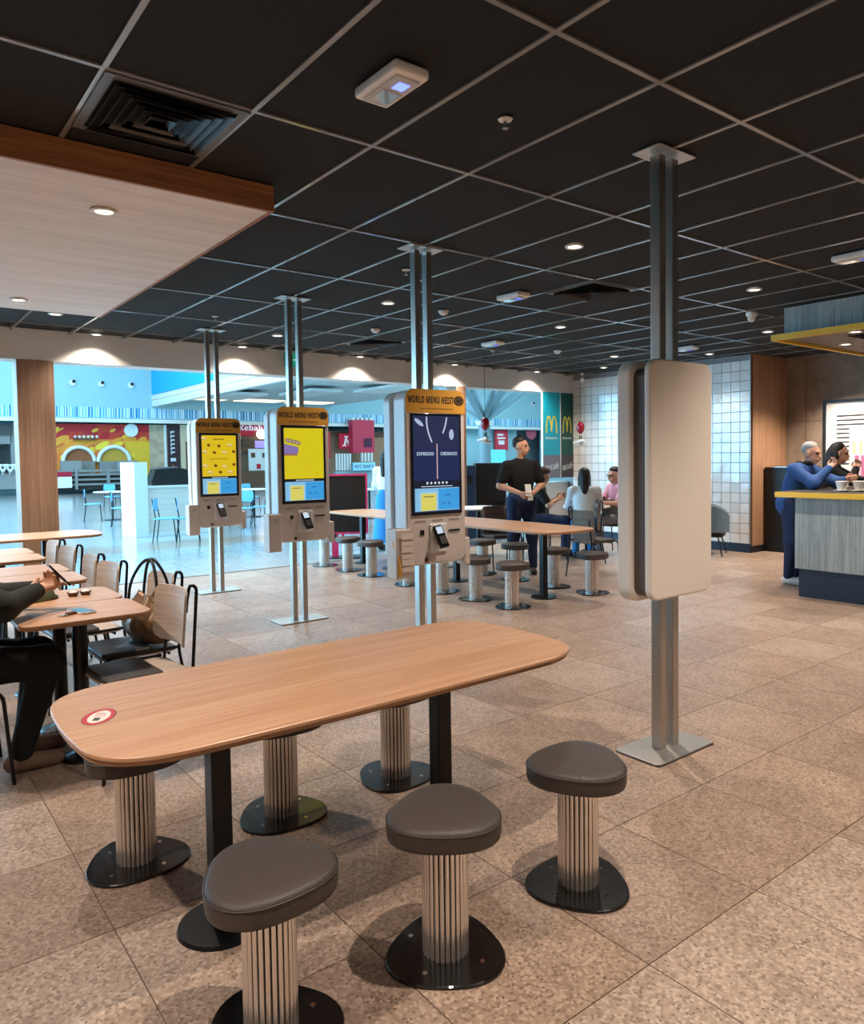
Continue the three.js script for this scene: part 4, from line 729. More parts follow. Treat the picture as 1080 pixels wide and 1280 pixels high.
function hallChair(px, py, turn, red, label) { const p = pxY(px, py); const src = red ? hcR : hc, first = red ? hrN++ === 0 : hcN++ === 0; if (first) { src.position.set(p.x, 0, p.z); src.rotation.y = turn; src.userData.label = label; } else dup(src, [p.x, 0, p.z], turn, label); }
for (const [x, y, a] of [[117, 651, 2.9], [152, 658, 0.3], [141, 638, 1.4]]) hallChair(x, y, a, false, 'light blue hall chair around the table left of the wooden stall');
hallChair(164, 646, 0.2, true, 'red hall chair behind the wooden stall');
hallChair(209, 677, 0.5, false, 'light blue hall chair in front of the wooden stall, by its white slab'); hallChair(236, 676, 0.3, false, 'light blue hall chair in front of the wooden stall, by the food pattern kiosk');
for (const [x, y, a] of [[303, 660, 2.6], [326, 657, 0.5], [314, 639, 1.2]]) hallChair(x, y, a, false, 'light blue hall chair between the two yellow screen kiosks');
hallChair(343, 644, 0.2, true, 'red hall chair between the two yellow screen kiosks');
for (const [x, y, l] of [[141, 650, 'left of the wooden stall'], [318, 646, 'seen between the two yellow screen kiosks'], [462, 648, 'beside the woman in the blue skirt']]) { const p = pxY(x, y); roundTable('hall_table', p.x, p.z, 0.45, 'round white hall table ' + l, M.whitePlastic, 'round white tables in the hall'); }
{
  const t = thing('hall_stall', 'wooden stall with white end slab and black machine in the hall', 'stall', [4.27, 0, -15.55]);
  part(t, 'end_slab', box2(0.0, 0.25, 0, 1.5, -0.9, 0.1), M.whitePlastic, 'white end slab'); part(t, 'front_panel', uvm(box2(0.25, 1.55, 0, 0.98, -0.02, 0.06)), M.paleOak, 'pale wood front'); part(t, 'worktop', box2(0.25, 1.55, 0.98, 1.02, -0.9, 0.08), M.whitePlastic); part(t, 'side_panel', box2(1.5, 1.55, 0, 0.98, -0.9, -0.02), M.paleOak); part(t, 'toe_kick', box2(0.25, 1.55, 0, 0.06, 0.06, 0.09), M.whitePlastic);
  const m = thing('stall_machine', 'black slope topped machine on the wooden stall', 'machine', [4.67, 1.02, -15.85]);
  const s = new THREE.Shape(); s.moveTo(0, 0); s.lineTo(0.85, 0); s.lineTo(0.85, 0.2); s.quadraticCurveTo(0.78, 0.34, 0.5, 0.36); s.lineTo(0.08, 0.33); s.lineTo(0, 0.1); s.closePath(); part(m, 'body', extr(s, 0.4, 0.01).translate(0, 0, -0.2), M.black); part(m, 'lid', box(0.5, 0.02, 0.3, 0.3, 0.365, 0), M.clothGrey);
}
// ---------------------------------------------------------------- food counters along the far facade
const SZ = MZ - 0.6;
const pz = (x, y, z = SZ) => pxZ(x, y, z);
function rectAt(px0, px1, py0, py1, z, d = 0.1) { const a = pxZ(px0, (py0 + py1) / 2, z), b = pxZ(px1, (py0 + py1) / 2, z), m = (px0 + px1) / 2, t = pxZ(m, py0, z).y, u = pxZ(m, py1, z).y; return { x0: a.x, x1: b.x, y0: Math.max(0, u), y1: t, cx: (a.x + b.x) / 2, cy: (Math.max(0, u) + t) / 2, w: b.x - a.x, h: t - Math.max(0, u), g: box2(a.x, b.x, Math.max(0, u), t, z - d, z) }; }
{
  const t = thing('pizza_counter', 'food counter with red and yellow mural and two oven arches', 'food counter');
  const R = rectAt(40, 187, 530, 612, SZ, 0.3);
  const mural = canvasTex(1024, 640, (g, w, h) => {
    g.fillStyle = '#d23a24'; g.fillRect(0, 0, w, h); g.fillStyle = '#e8862a'; g.fillRect(0, 150, w, h);
    const blobs = (n, col, y0, y1, r) => { for (let k = 0; k < n; k++) { g.fillStyle = col; g.beginPath(); g.ellipse(rnd() * w, y0 + rnd() * (y1 - y0), r * (0.6 + rnd()), r * 0.4 * (0.6 + rnd()), -0.5, 0, 7); g.fill(); } };
    blobs(26, '#c01f28', 0, 130, 60); blobs(24, '#ee9a2c', 130, 260, 60); blobs(10, '#f2b632', 20, 120, 30); blobs(40, '#e0702a', 200, 400, 50); g.fillStyle = '#e9b52c'; g.fillRect(w * 0.78, 170, w * 0.22, h); blobs(16, '#f3cf3a', 200, 420, 46);
  });
  part(t, 'mural_wall', R.g, M.stone); part(t, 'mural', plane(R.w, R.h, R.cx, R.cy, SZ + 0.02), S({ map: mural, roughness: 0.6 }), 'red orange and yellow painted mural');
  for (const cx of [98, 142]) { const c = pz(cx, 577), r = pz(cx + 22, 577).x - c.x; const A = part(t, 'oven_arch', new THREE.TorusGeometry(r * 0.88, r * 0.12, 8, 28, Math.PI).translate(c.x, c.y, SZ + 0.15), M.whitePlastic, 'white oven arch'); part(A, 'oven_mouth', new THREE.CircleGeometry(r * 0.76, 28, 0, Math.PI).translate(c.x, c.y, SZ + 0.06), S({ color: cx < 100 ? 0x9a5a34 : 0xc89a3a, roughness: 0.8 })); part(A, 'oven_wall', box(r * 1.7, r * 0.75, 0.3, c.x, c.y - r * 0.36, SZ + 0.15), M.stone); }
  const cs = pz(163, 538), cr = pz(171.5, 538).x - cs.x; part(t, 'round_sign', cyl(cr, cr, 0.1, 0, 0, 0, 32).rotateX(Math.PI / 2).translate(cs.x, cs.y, SZ + 0.12), M.paper, 'round white sign');
  for (let k = 0; k < 6; k++) { const p = pz(93 + k * 5.4, 546); part(t, 'shelf_pot', sph(0.07, p.x, p.y, SZ + 0.2, 10), M.paper); } { const q = rectAt(92, 120, 548, 550, SZ + 0.2, 0.15); part(t, 'shelf', q.g, M.brown); }
  for (const y of [587, 592, 598, 604]) part(t, 'rail', rectAt(66, 172, y, y + 2.4, SZ + 1.2, 0.08).g, M.stone); for (const x of [94, 134]) part(t, 'rail_post', rectAt(x, x + 3.5, 585, 612, SZ + 1.25, 0.1).g, M.stone);
  part(t, 'counter_base', rectAt(66, 172, 592, 612, SZ + 1.0, 0.3).g, S({ color: 0x3a302a, roughness: 0.7 })); for (const x of [76, 146]) part(t, 'display_case', rectAt(x, x + 26, 576, 588, SZ + 1.1, 0.2).g, M.stone);
  const mb = rectAt(69, 90, 590, 610, SZ + 1.4, 0.05); part(t, 'menu_board', mb.g, M.paper, 'white menu board'); part(t, 'menu_board_header', rectAt(69, 90, 590, 596, SZ + 1.42, 0.05).g, S({ color: 0xb0243c }));
}
{
  const t = thing('stone_counter', 'grey stone food counter left of the wood clad pillar', 'food counter');
  part(t, 'back_wall', [rectAt(-40, -6, 530, 612, SZ, 0.3).g, rectAt(14, 30, 530, 612, SZ, 0.3).g, rectAt(-6, 14, 530, 555, SZ, 0.3).g, rectAt(-6, 14, 592, 612, SZ, 0.3).g], M.stone); part(t, 'kitchen_wall', rectAt(-12, 20, 545, 600, SZ - 1.6, 0.1).g, M.stone);
  for (let k = 0; k < 5; k++) part(t, 'hoop_rail', new THREE.TorusGeometry(0.45, 0.05, 6, 20, Math.PI).translate(pz(-14 + k * 9, 590).x, 1.0, SZ + 1), M.whitePlastic); part(t, 'base', rectAt(-40, 24, 594, 612, SZ + 0.9, 0.2).g, M.stone);
  part(t, 'sign', rectAt(-2, 15, 530, 544, SZ + 0.1, 0.08).g, S({ color: 0x555250 }), 'dark sign');
}
{
  const t = thing('stone_mural_wall', 'pale carved stone wall beside the red mural', 'wall panel');
  const rough = dataTex(256, 256, 2, 2, (u, v) => { const n = 0.6 * vnoise(u * 7, v * 10, 7, 10, 201) + 0.4 * vnoise(u * 30, v * 30, 30, 30, 202); return mix([168, 140, 112], [214, 194, 168], n); });
  part(t, 'stone_face', uvm(rectAt(187.5, 206, 531, 612, SZ + 0.05, 0.3).g), S({ map: rough, roughness: 0.9 })); part(t, 'edge_post', rectAt(206, 209, 531, 612, SZ + 0.1, 0.3).g, M.whitePlastic);
  const s = thing('flame_banner', 'tall dark banner with white blocks and an orange flame', 'sign'); const R = rectAt(210, 225, 531, 612, SZ + 0.2, 0.2);
  const tx = canvasTex(128, 512, (g, w, h) => { g.fillStyle = '#3a2226'; g.fillRect(0, 0, w, h); g.fillStyle = '#d9dde0'; for (let k = 0; k < 6; k++) { g.fillRect(30, 50 + k * 32, 44, 12); g.fillRect(30, 62 + k * 32, 12, 12); } g.fillRect(26, 262, 56, 26); g.fillStyle = '#e2642a'; g.beginPath(); g.moveTo(20, 430); g.quadraticCurveTo(10, 360, 60, 310); g.quadraticCurveTo(60, 350, 84, 340); g.quadraticCurveTo(110, 390, 90, 430); g.fill(); g.fillStyle = '#f2b43a'; g.beginPath(); g.ellipse(52, 404, 16, 26, 0, 0, 7); g.fill(); });
  part(s, 'board', R.g, M.brown); part(s, 'print', plane(R.w, R.h, R.cx, R.cy, SZ + 0.23), S({ map: tx, roughness: 0.5 }));
  const c = thing('beige_column', 'beige column right of the flame banner', 'column'); part(c, 'shaft', rectAt(226.5, 244, 531, 614, SZ + 0.3, 0.4).g, M.beige); part(c, 'niche', rectAt(233, 239, 552, 618, SZ + 0.32, 0.04).g, M.brown);
}
{
  const t = thing('kebab_counter', 'brown food counter with white letters on a red sign', 'food counter');
  part(t, 'back_wall', rectAt(246, 402, 531, 612, SZ - 0.2, 0.2).g, S({ color: 0x8a705a, roughness: 0.8 })); const R = rectAt(296, 372, 530, 541, SZ + 0.3, 0.1);
  const tx = canvasTex(512, 80, (g, w, h) => { g.fillStyle = '#a8354e'; g.fillRect(0, 0, w, h); g.fillStyle = '#fff'; g.font = 'bold 62px serif'; g.fillText('Kebab Roll', 14, 60); });
  part(t, 'sign_board', R.g, M.red); part(t, 'sign_print', plane(R.w, R.h, R.cx, R.cy, SZ + 0.31), S({ map: tx, emissive: 0xffffff, emissiveMap: tx, emissiveIntensity: 0.25 }), 'white serif letters'); part(t, 'awning', rectAt(300, 318, 540, 545, SZ + 0.5, 0.3).g, M.red);
  part(t, 'lamp', sph(0.28, pz(323, 543).x, pz(323, 543).y, SZ + 0.4, 14), S({ color: 0xffffff, emissive: new THREE.Color(1, 0.85, 0.6), emissiveIntensity: 2.5 })); part(t, 'screen', rectAt(319, 345, 551, 560, SZ + 0.3, 0.05).g, S({ color: 0x9a86d8, emissive: new THREE.Color(0.5, 0.4, 0.8), emissiveIntensity: 0.5 }), 'violet lit screen');
  const mb = rectAt(311, 345, 561, 588, SZ + 0.5, 0.05); part(t, 'menu_panel', mb.g, M.paper); for (let k = 0; k < 4; k++) part(t, 'menu_picture', rectAt(314 + k * 7, 319 + k * 7, 566 + (k % 2) * 14, 572 + (k % 2) * 14, SZ + 0.52, 0.03).g, k % 2 ? M.red : M.brown);
  for (const [x, y] of [[303, 549], [303, 558]]) part(t, 'shelf_box', rectAt(x, x + 15, y, y + 7, SZ + 0.2, 0.2).g, M.brown); part(t, 'front_counter', rectAt(296, 372, 589, 612, SZ + 0.9, 0.3).g, M.brown);
}
{
  const t = thing('red_tower_counter', 'food counter with red striped tower and red letter sign', 'food counter');
  part(t, 'back_wall', rectAt(404, 499, 539, 612, SZ - 0.2, 0.2).g, S({ color: 0xb08468, roughness: 0.8 })); part(t, 'dark_header', rectAt(404, 499, 540, 545, SZ, 0.1).g, M.brown);
  const K = rectAt(424, 442, 542, 561, SZ + 0.5, 0.1); const kt = canvasTex(128, 128, (g, w) => { g.fillStyle = '#c22a44'; g.fillRect(0, 0, w, w); g.fillStyle = '#fff'; g.font = 'italic bold 120px serif'; g.textAlign = 'center'; g.fillText('K', 64, 106); }); part(t, 'letter_board', K.g, M.red); part(t, 'letter_print', plane(K.w, K.h, K.cx, K.cy, SZ + 0.52), S({ map: kt, emissive: 0xffffff, emissiveMap: kt, emissiveIntensity: 0.2 }), 'white letter K');
  for (let k = 0; k < 6; k++) part(t, 'white_slat', rectAt(420 + k * 3.4, 422 + k * 3.4, 567, 588, SZ + 1.6, 0.08).g, M.whitePlastic);
  const B = rectAt(441, 469, 578, 588, SZ + 1.8, 0.1); const bt = canvasTex(256, 80, (g, w, h) => { g.fillStyle = '#a8dcf0'; g.fillRect(0, 0, w, h); g.fillStyle = '#37566a'; g.font = 'bold 46px sans-serif'; g.textAlign = 'center'; g.fillText("KFC BAR'S", 128, 56, 230); }); part(t, 'name_board', B.g, M.skyBlue); part(t, 'name_print', plane(B.w, B.h, B.cx, B.cy, SZ + 1.82), S({ map: bt, roughness: 0.6 }), 'dark letters on pale blue'); part(t, 'front_counter', rectAt(420, 498, 588, 612, SZ + 1.5, 0.3).g, S({ color: 0x9fb2b8, roughness: 0.6 })); part(t, 'side_post', rectAt(409, 413, 540, 572, SZ + 1, 0.2).g, M.red);
}
{
  const t = thing('tower_sign', 'red tower sign with white striped foot and pale crown', 'sign');
  const T = rectAt(441, 468, 525, 566, SZ + 1.2, 0.5); part(t, 'tower', T.g, S({ color: 0xcf2f4c, roughness: 0.5 }), 'red tower sign'); part(t, 'tower_crown', [0, 1, 2, 3, 4].map(k => box2(T.x0 + T.w * k / 5, T.x0 + T.w * (k + 0.55) / 5, T.y1, T.y1 + 0.14, SZ + 0.7, SZ + 1.2)), M.paper); part(t, 'tower_emblem', rectAt(455, 465, 548, 559, SZ + 1.22, 0.02).g, S({ color: 0x5c3346 }));
  part(t, 'tower_stripe', [0, 1, 2, 3].map(k => rectAt(452 + k * 4, 454 + k * 4, 566, 577, SZ + 1.2, 0.1).g), M.paper); 
}
{
  const t = thing('hall_shop', 'far shop with red poster and dark opening behind the standing man', 'shop');
  part(t, 'wall', [rectAt(500, 646, 534, 612, SZ - 0.2, 0.2).g, rectAt(677, 760, 534, 612, SZ - 0.2, 0.2).g, rectAt(646, 677, 534, 538, SZ - 0.2, 0.2).g], M.mallWall); part(t, 'inner_wall', rectAt(640, 684, 536, 612, SZ - 1.9, 0.1).g, S({ color: 0x7d858c, roughness: 0.7 }), 'grey wall inside the shop'); const R = rectAt(619, 635, 537, 563, SZ + 0.2, 0.1); const tx = canvasTex(128, 200, (g, w, h) => { g.fillStyle = '#d8404e'; g.fillRect(0, 0, w, h); g.fillStyle = '#f4e9e4'; g.fillRect(20, 40, 60, 20); g.fillRect(20, 74, 80, 16); g.fillRect(30, 104, 60, 40); }); part(t, 'poster_board', R.g, M.red); part(t, 'poster', plane(R.w, R.h, R.cx, R.cy, SZ + 0.22), S({ map: tx }), 'red and white poster');
  const c = pz(661, 541), r = pz(667, 541).x - c.x; part(t, 'round_sign', cyl(r, r, 0.1, 0, 0, 0, 28).rotateX(Math.PI / 2).translate(c.x, c.y, SZ + 0.25), S({ color: 0xc05a6a }), 'round red sign'); part(t, 'cyan_counter', rectAt(608, 632, 562, 580, SZ + 2, 0.5).g, S({ color: 0x7fe0e4, roughness: 0.5 }), 'pale turquoise counter');
}
// branching column of the hall
{
  const base = pxZ(606, 575, -16.6); const t = thing('tree_column', 'grey branching steel column beyond the red fruit ornament', 'column', [base.x, 0, base.z], 0.3);
  part(t, 'trunk', cyl(0.17, 0.2, 2.5, 0, 1.25, 0, 24), S({ color: 0x7a878b, roughness: 0.5 }), 'grey trunk'); part(t, 'collar', cyl(0.3, 0.22, 0.12, 0, 2.5, 0, 24), M.whitePlastic);
  for (let k = 0; k < 8; k++) { const a = k / 8 * Math.PI * 2 + 0.2; const g = merge([box(0.13, 0.05, 3.6, 0, 0, 1.8), box(0.03, 0.2, 3.6, 0, 0.1, 1.8)]); g.rotateX(-(k % 2 ? 0.95 : 0.6)).rotateY(a).translate(0, 2.5, 0); part(t, 'branch', g, S({ color: 0x73858a, roughness: 0.5 }), 'steel branch'); }
  for (let k = 0; k < 4; k++) part(t, 'hanging_lamp', lathe([[0, 0.02], [0.14, 0.0], [0.15, -0.03], [0, -0.05]].reverse(), 20).translate(Math.cos(k * 1.57) * 2.2, 4.5, Math.sin(k * 1.57) * 2.2), M.whitePlastic);
}
for (const [x, y, z] of [[9.05, 5.9, -33], [8.4, 4.7, -22.5]].slice(0, 1)) { const t = thing('hall_pendant', 'flat white pendant lamp high in the hall above the mural', 'lamp', [x, y, z]); part(t, 'shade', lathe([[0, 0.16], [0.12, 0.14], [0.6, 0.03], [0.62, 0], [0, 0]].reverse(), 28), M.whitePlastic); part(t, 'glow', cyl(0.4, 0.4, 0.03, 0, -0.02, 0, 24), S({ color: 0xffffff, emissive: new THREE.Color(1, 0.97, 0.9), emissiveIntensity: 4 })); part(t, 'rod', bar([0, 0.15, 0], [0, MH - y, 0], 0.02, 6), M.whitePlastic); }
// ---------------------------------------------------------------- people
const lerp3 = (a, b, t) => [a[0] + (b[0] - a[0]) * t, a[1] + (b[1] - a[1]) * t, a[2] + (b[2] - a[2]) * t];
function cap(a, b, ra, rb) { return { t: 0, a, b, ra, rb }; }
function ell(c, r, q) { return { t: 1, c, r, q: q ? q.clone().invert() : null }; }
const _v = new THREE.Vector3();
function dist(p, x, y, z) {
  if (p.t === 0) { const ax = x - p.a[0], ay = y - p.a[1], az = z - p.a[2], bx = p.b[0] - p.a[0], by = p.b[1] - p.a[1], bz = p.b[2] - p.a[2], l = bx * bx + by * by + bz * bz || 1e-9; let h = (ax * bx + ay * by + az * bz) / l; h = h < 0 ? 0 : h > 1 ? 1 : h; const dx = ax - bx * h, dy = ay - by * h, dz = az - bz * h; return Math.sqrt(dx * dx + dy * dy + dz * dz) - (p.ra + (p.rb - p.ra) * h); }
  let X = x - p.c[0], Y = y - p.c[1], Z = z - p.c[2]; if (p.q) { _v.set(X, Y, Z).applyQuaternion(p.q); X = _v.x; Y = _v.y; Z = _v.z; }
  const a = X / p.r[0], b = Y / p.r[1], c = Z / p.r[2], k0 = Math.sqrt(a * a + b * b + c * c), k1 = Math.sqrt((a / p.r[0]) ** 2 + (b / p.r[1]) ** 2 + (c / p.r[2]) ** 2) || 1e-6; return k0 * (k0 - 1) / k1;
}
function fieldGeo(prims, k, cell, cut) {
  const lo = [1e9, 1e9, 1e9], hi = [-1e9, -1e9, -1e9];
  for (const p of prims) for (let i = 0; i < 3; i++) { if (p.t === 0) { lo[i] = Math.min(lo[i], p.a[i] - p.ra, p.b[i] - p.rb); hi[i] = Math.max(hi[i], p.a[i] + p.ra, p.b[i] + p.rb); } else { const m = p.q ? Math.max(...p.r) : p.r[i]; lo[i] = Math.min(lo[i], p.c[i] - m); hi[i] = Math.max(hi[i], p.c[i] + m); } }
  const pad = 0.03, ext = [0, 1, 2].map(i => hi[i] - lo[i] + 2 * pad), N = Math.min(130, Math.max(16, Math.ceil(Math.max(...ext) / cell) + 4));
  const mc = new MarchingCubes(N, M.black, false, false, 150000); mc.isolation = 0; const f = mc.field, half = N / 2, ctr = [0, 1, 2].map(i => (lo[i] + hi[i]) / 2), sc = ext.map(e => e / 2 * 1.06);
  for (let kz = 0; kz < N; kz++) { const z = ctr[2] + (kz - half) / half * sc[2]; for (let ky = 0; ky < N; ky++) { const y = ctr[1] + (ky - half) / half * sc[1]; for (let kx = 0; kx < N; kx++) { const x = ctr[0] + (kx - half) / half * sc[0]; let d = 1e3; for (let i = 0; i < prims.length; i++) { const e = dist(prims[i], x, y, z); if (d > 1e2) d = e; else { const h = Math.max(0, k - Math.abs(d - e)) / k; d = Math.min(d, e) - h * h * k * 0.25; } } if (cut) d = Math.max(d, cut(x, y, z)); f[kx + ky * N + kz * N * N] = -d; } } }
  mc.update(); const n = mc.count, pos = new Float32Array(n * 3); for (let i = 0; i < n; i++) for (let j = 0; j < 3; j++) pos[i * 3 + j] = ctr[j] + mc.positionArray[i * 3 + j] * sc[j];
  let g = new THREE.BufferGeometry(); g.setAttribute('position', new THREE.BufferAttribute(pos, 3)); g = mergeVertices(g, 1e-4); g.computeVertexNormals(); g.setAttribute('uv', new THREE.BufferAttribute(new Float32Array(g.attributes.position.count * 2), 2)); return g;
}
function handPrims(w, e, up, side, curl) {            // wrist, elbow, palm normal hint, +1/-1 thumb side, curl 0..1
  const W = V(...w), d = W.clone().sub(V(...e)).normalize(), n = V(...up); n.addScaledVector(d, -n.dot(d)).normalize(); const s = new THREE.Vector3().crossVectors(n, d).multiplyScalar(side); const at = (a, b, c) => { const p = W.clone().addScaledVector(d, a).addScaledVector(s, b).addScaledVector(n, c); return [p.x, p.y, p.z]; };
  const P = [cap(w, at(0.05, 0.012, 0), 0.026, 0.02), cap(at(0.03, -0.015, 0), at(0.08, -0.028, 0), 0.018, 0.014), cap(at(0.03, 0.02, 0), at(0.085, 0.026, 0), 0.018, 0.014), cap(at(0.05, 0, 0), at(0.09, 0, 0), 0.016, 0.013)];
  [[0.028, 0.07], [0.0095, 0.078], [-0.0095, 0.072], [-0.028, 0.056]].forEach(([o, l]) => { const k = at(0.088, o, 0), a1 = curl * 0.9, a2 = curl * 2.0; const m = at(0.088 + Math.cos(a1) * l * 0.5, o, -Math.sin(a1) * l * 0.5), t = at(0.088 + Math.cos(a1) * l * 0.5 + Math.cos(a2) * l * 0.5, o, -Math.sin(a1) * l * 0.5 - Math.sin(a2) * l * 0.5); P.push(cap(k, m, 0.0095, 0.0085), cap(m, t, 0.0085, 0.0072)); });
  P.push(cap(at(0.025, 0.028, 0), at(0.06, 0.055, -0.012), 0.013, 0.01), cap(at(0.06, 0.055, -0.012), at(0.088, 0.05, -0.03), 0.01, 0.008)); return P;
}
function person(o) {
  const J = o.joints, sk = o.skin, t = thing('person', o.label, 'person', o.pos, o.turn, o.group); const cell = o.cell || 0.018;
  const lin = (a, b, f) => lerp3(J[a], J[b], f), k = o.girth || 1, c = lin('pelvis', 'chest', 0.5);
  const spine = new THREE.Quaternion().setFromUnitVectors(V(0, 1, 0), V(...J.neck).sub(V(...J.pelvis)).normalize()), sh = new THREE.Quaternion().setFromUnitVectors(V(1, 0, 0), V(...J.shL).sub(V(...J.shR)).normalize());
  const torso = (e) => [ell(J.chest, [0.165 * k + e, 0.2 + e, 0.108 * k + e], spine), ell(c, [0.142 * k + e, 0.17 + e, 0.1 * k + e], spine), ell(J.pelvis, [0.155 * k + e, 0.125 + e, 0.115 * k + e], spine), cap([J.neck[0], J.neck[1] - 0.05, J.neck[2]], J.shL, 0.06 + e, 0.046 + e), cap([J.neck[0], J.neck[1] - 0.05, J.neck[2]], J.shR, 0.06 + e, 0.046 + e)];
  const arms = (e, full) => ['L', 'R'].flatMap(s => full ? [cap(J['sh' + s], J['el' + s], 0.05 * k + e, 0.042 * k + e), cap(J['el' + s], J['wr' + s], 0.043 * k + e, 0.03 + e)] : [cap(J['sh' + s], lerp3(J['sh' + s], J['el' + s], 0.72), 0.05 * k + e, 0.05 * k + e + 0.004)]);
  const legs = (e, to = 1) => ['L', 'R'].flatMap(s => [cap(J['hp' + s], J['kn' + s], 0.086 * k + e, 0.056 * k + e), cap(J['kn' + s], lerp3(J['kn' + s], J['an' + s], to), 0.056 * k + e, 0.04 + e)]);
  const feet = (e) => ['L', 'R'].map(s => cap([J['an' + s][0], J['an' + s][1] - 0.035, J['an' + s][2] - 0.03], J['to' + s], 0.04 + e, 0.032 + e));
  // skin: body, head and hands joined
  const body = fieldGeo([...torso(-0.006), ...arms(-0.002, true), ...legs(-0.006), ...feet(-0.008), cap(J.neck, [J.head[0], J.head[1] - 0.05, J.head[2]], 0.056, 0.052)], 0.035, cell);
  const hq = new THREE.Quaternion().setFromEuler(new THREE.Euler(o.headPitch || 0, o.headYaw || 0, o.headRoll || 0, 'YXZ')); const H = (x, y, z) => { const v = V(x, y, z).applyQuaternion(hq); return [J.head[0] + v.x, J.head[1] + v.y, J.head[2] + v.z]; };
  const headG = fieldGeo([ell(H(0, 0.035, -0.012), [0.074, 0.088, 0.094], hq), ell(H(0, -0.035, 0.028), [0.055, 0.072, 0.06], hq), ell(H(0, -0.088, 0.05), [0.028, 0.022, 0.026], hq), cap(H(0, 0.012, 0.084), H(0, -0.03, 0.104), 0.009, 0.0125), ell(H(0, -0.06, 0.083), [0.022, 0.0085, 0.012], hq), ell(H(0, 0.03, 0.075), [0.05, 0.01, 0.015], hq), ell(H(0.074, -0.005, -0.005), [0.01, 0.03, 0.018], hq), ell(H(-0.074, -0.005, -0.005), [0.01, 0.03, 0.018], hq)], 0.022, o.headCell || 0.006);
  const hands = ['L', 'R'].map(s => fieldGeo(handPrims(J['wr' + s], J['el' + s], (o.palm && o.palm[s]) || [s === 'L' ? -1 : 1, 0, 0.2], s === 'L' ? (o.thumbL || 1) : (o.thumbR || -1), o.curl ?? 0.5), 0.008, o.handCell || 0.005));
  part(t, 'body', [body, headG, ...hands].map(g => flat(g)), sk, 'skin');
  for (const s of [-1, 1]) part(t, 'eye', [sph(0.0125, ...H(s * 0.03, 0.008, 0.075), 10)], M.eye);
  for (const s of [-1, 1]) part(t, 'eyebrow', [new THREE.SphereGeometry(1, 10, 6).scale(0.019, 0.004, 0.006).applyQuaternion(hq).translate(...H(s * 0.031, 0.033, 0.083))], o.brow || o.hairMat);
  if (o.skirt) { const P = J.pelvis; part(t, 'skirt', lathe([[0.12, P[1] + 0.12], [0.17, P[1]], [0.2, 0.5], [0.24, 0.13]], 28).translate(P[0], 0, P[2]), o.skirt, 'long skirt'); }
  else part(t, 'trousers', fieldGeo([ell(J.pelvis, [0.158 * k + 0.012, 0.13 + 0.008, 0.118 * k + 0.012], spine), ...legs(0.013, o.shorts ? 0.1 : 0.97)], 0.05, cell), o.bottom);
  part(t, 'top', fieldGeo([...torso(0.013), ...(o.longTop ? [ell([J.pelvis[0], J.pelvis[1] - 0.02, J.pelvis[2]], [0.155 * k + 0.024, 0.16, 0.115 * k + 0.019], spine)] : []), ...arms(0.012, o.sleeves)], 0.04, cell, o.topCut), o.top);
  if (o.collar) part(t, 'collar', new THREE.TorusGeometry(0.075, 0.025, 8, 24).rotateX(Math.PI / 2).translate(J.neck[0], J.neck[1] + 0.02, J.neck[2]), o.collar);
  for (const q of feet(0.006)) part(t, 'shoe', fieldGeo([q], 0.01, 0.012), o.shoes || M.shoe);
  const hp = o.hair === 'short' ? [ell(H(0, 0.078, -0.022), [0.074, 0.062, 0.086], hq), ell(H(0, 0.04, -0.058), [0.07, 0.062, 0.053], hq)] : [ell(H(0, 0.062, -0.03), [0.082, 0.082, 0.088], hq), ell(H(0, 0.02, -0.06), [0.074, 0.08, 0.056], hq)]; if (o.hair === 'long') hp.push(cap(H(0, 0.0, -0.075), H(0, -0.25, -0.1), 0.075, 0.055), cap(H(0.06, 0, -0.03), H(0.07, -0.2, -0.03), 0.03, 0.025), cap(H(-0.06, 0, -0.03), H(-0.07, -0.2, -0.03), 0.03, 0.025)); if (o.hair === 'curly') hp.push(ell(H(0, 0.1, 0.01), [0.08, 0.05, 0.08], hq), ell(H(0.04, 0.12, 0.03), [0.04, 0.03, 0.04], hq), ell(H(-0.04, 0.115, 0.035), [0.04, 0.03, 0.04], hq));
  part(t, 'hair', fieldGeo(hp, 0.03, o.headCell || 0.006), o.hairMat, 'hair');
  if (o.glasses) part(t, 'glasses', [1, -1].map(s => new THREE.TorusGeometry(0.022, 0.003, 6, 16).applyQuaternion(hq).translate(...H(s * 0.03, 0.006, 0.098))).concat([bar(H(0.052, 0.008, 0.09), H(0.076, 0.005, 0), 0.003, 6), bar(H(-0.052, 0.008, 0.09), H(-0.076, 0.005, 0), 0.003, 6), bar(H(0.01, 0.008, 0.1), H(-0.01, 0.008, 0.1), 0.003, 6)]), M.black);
  return t;
}
const stand = (o = {}) => ({ pelvis: [0, 0.96, 0], chest: [0, 1.27, 0], neck: [0, 1.47, -0.01], head: [0, 1.63, 0.02], shL: [0.185, 1.42, 0], shR: [-0.185, 1.42, 0], elL: [0.245, 1.13, -0.02], elR: [-0.245, 1.13, -0.02], wrL: [0.25, 0.89, 0.08], wrR: [-0.25, 0.89, 0.08], hpL: [0.09, 0.92, 0], hpR: [-0.09, 0.92, 0], knL: [0.1, 0.5, 0.02], knR: [-0.1, 0.5, 0.02], anL: [0.1, 0.085, -0.02], anR: [-0.1, 0.085, -0.02], toL: [0.12, 0.034, 0.15], toR: [-0.12, 0.034, 0.15], ...o });
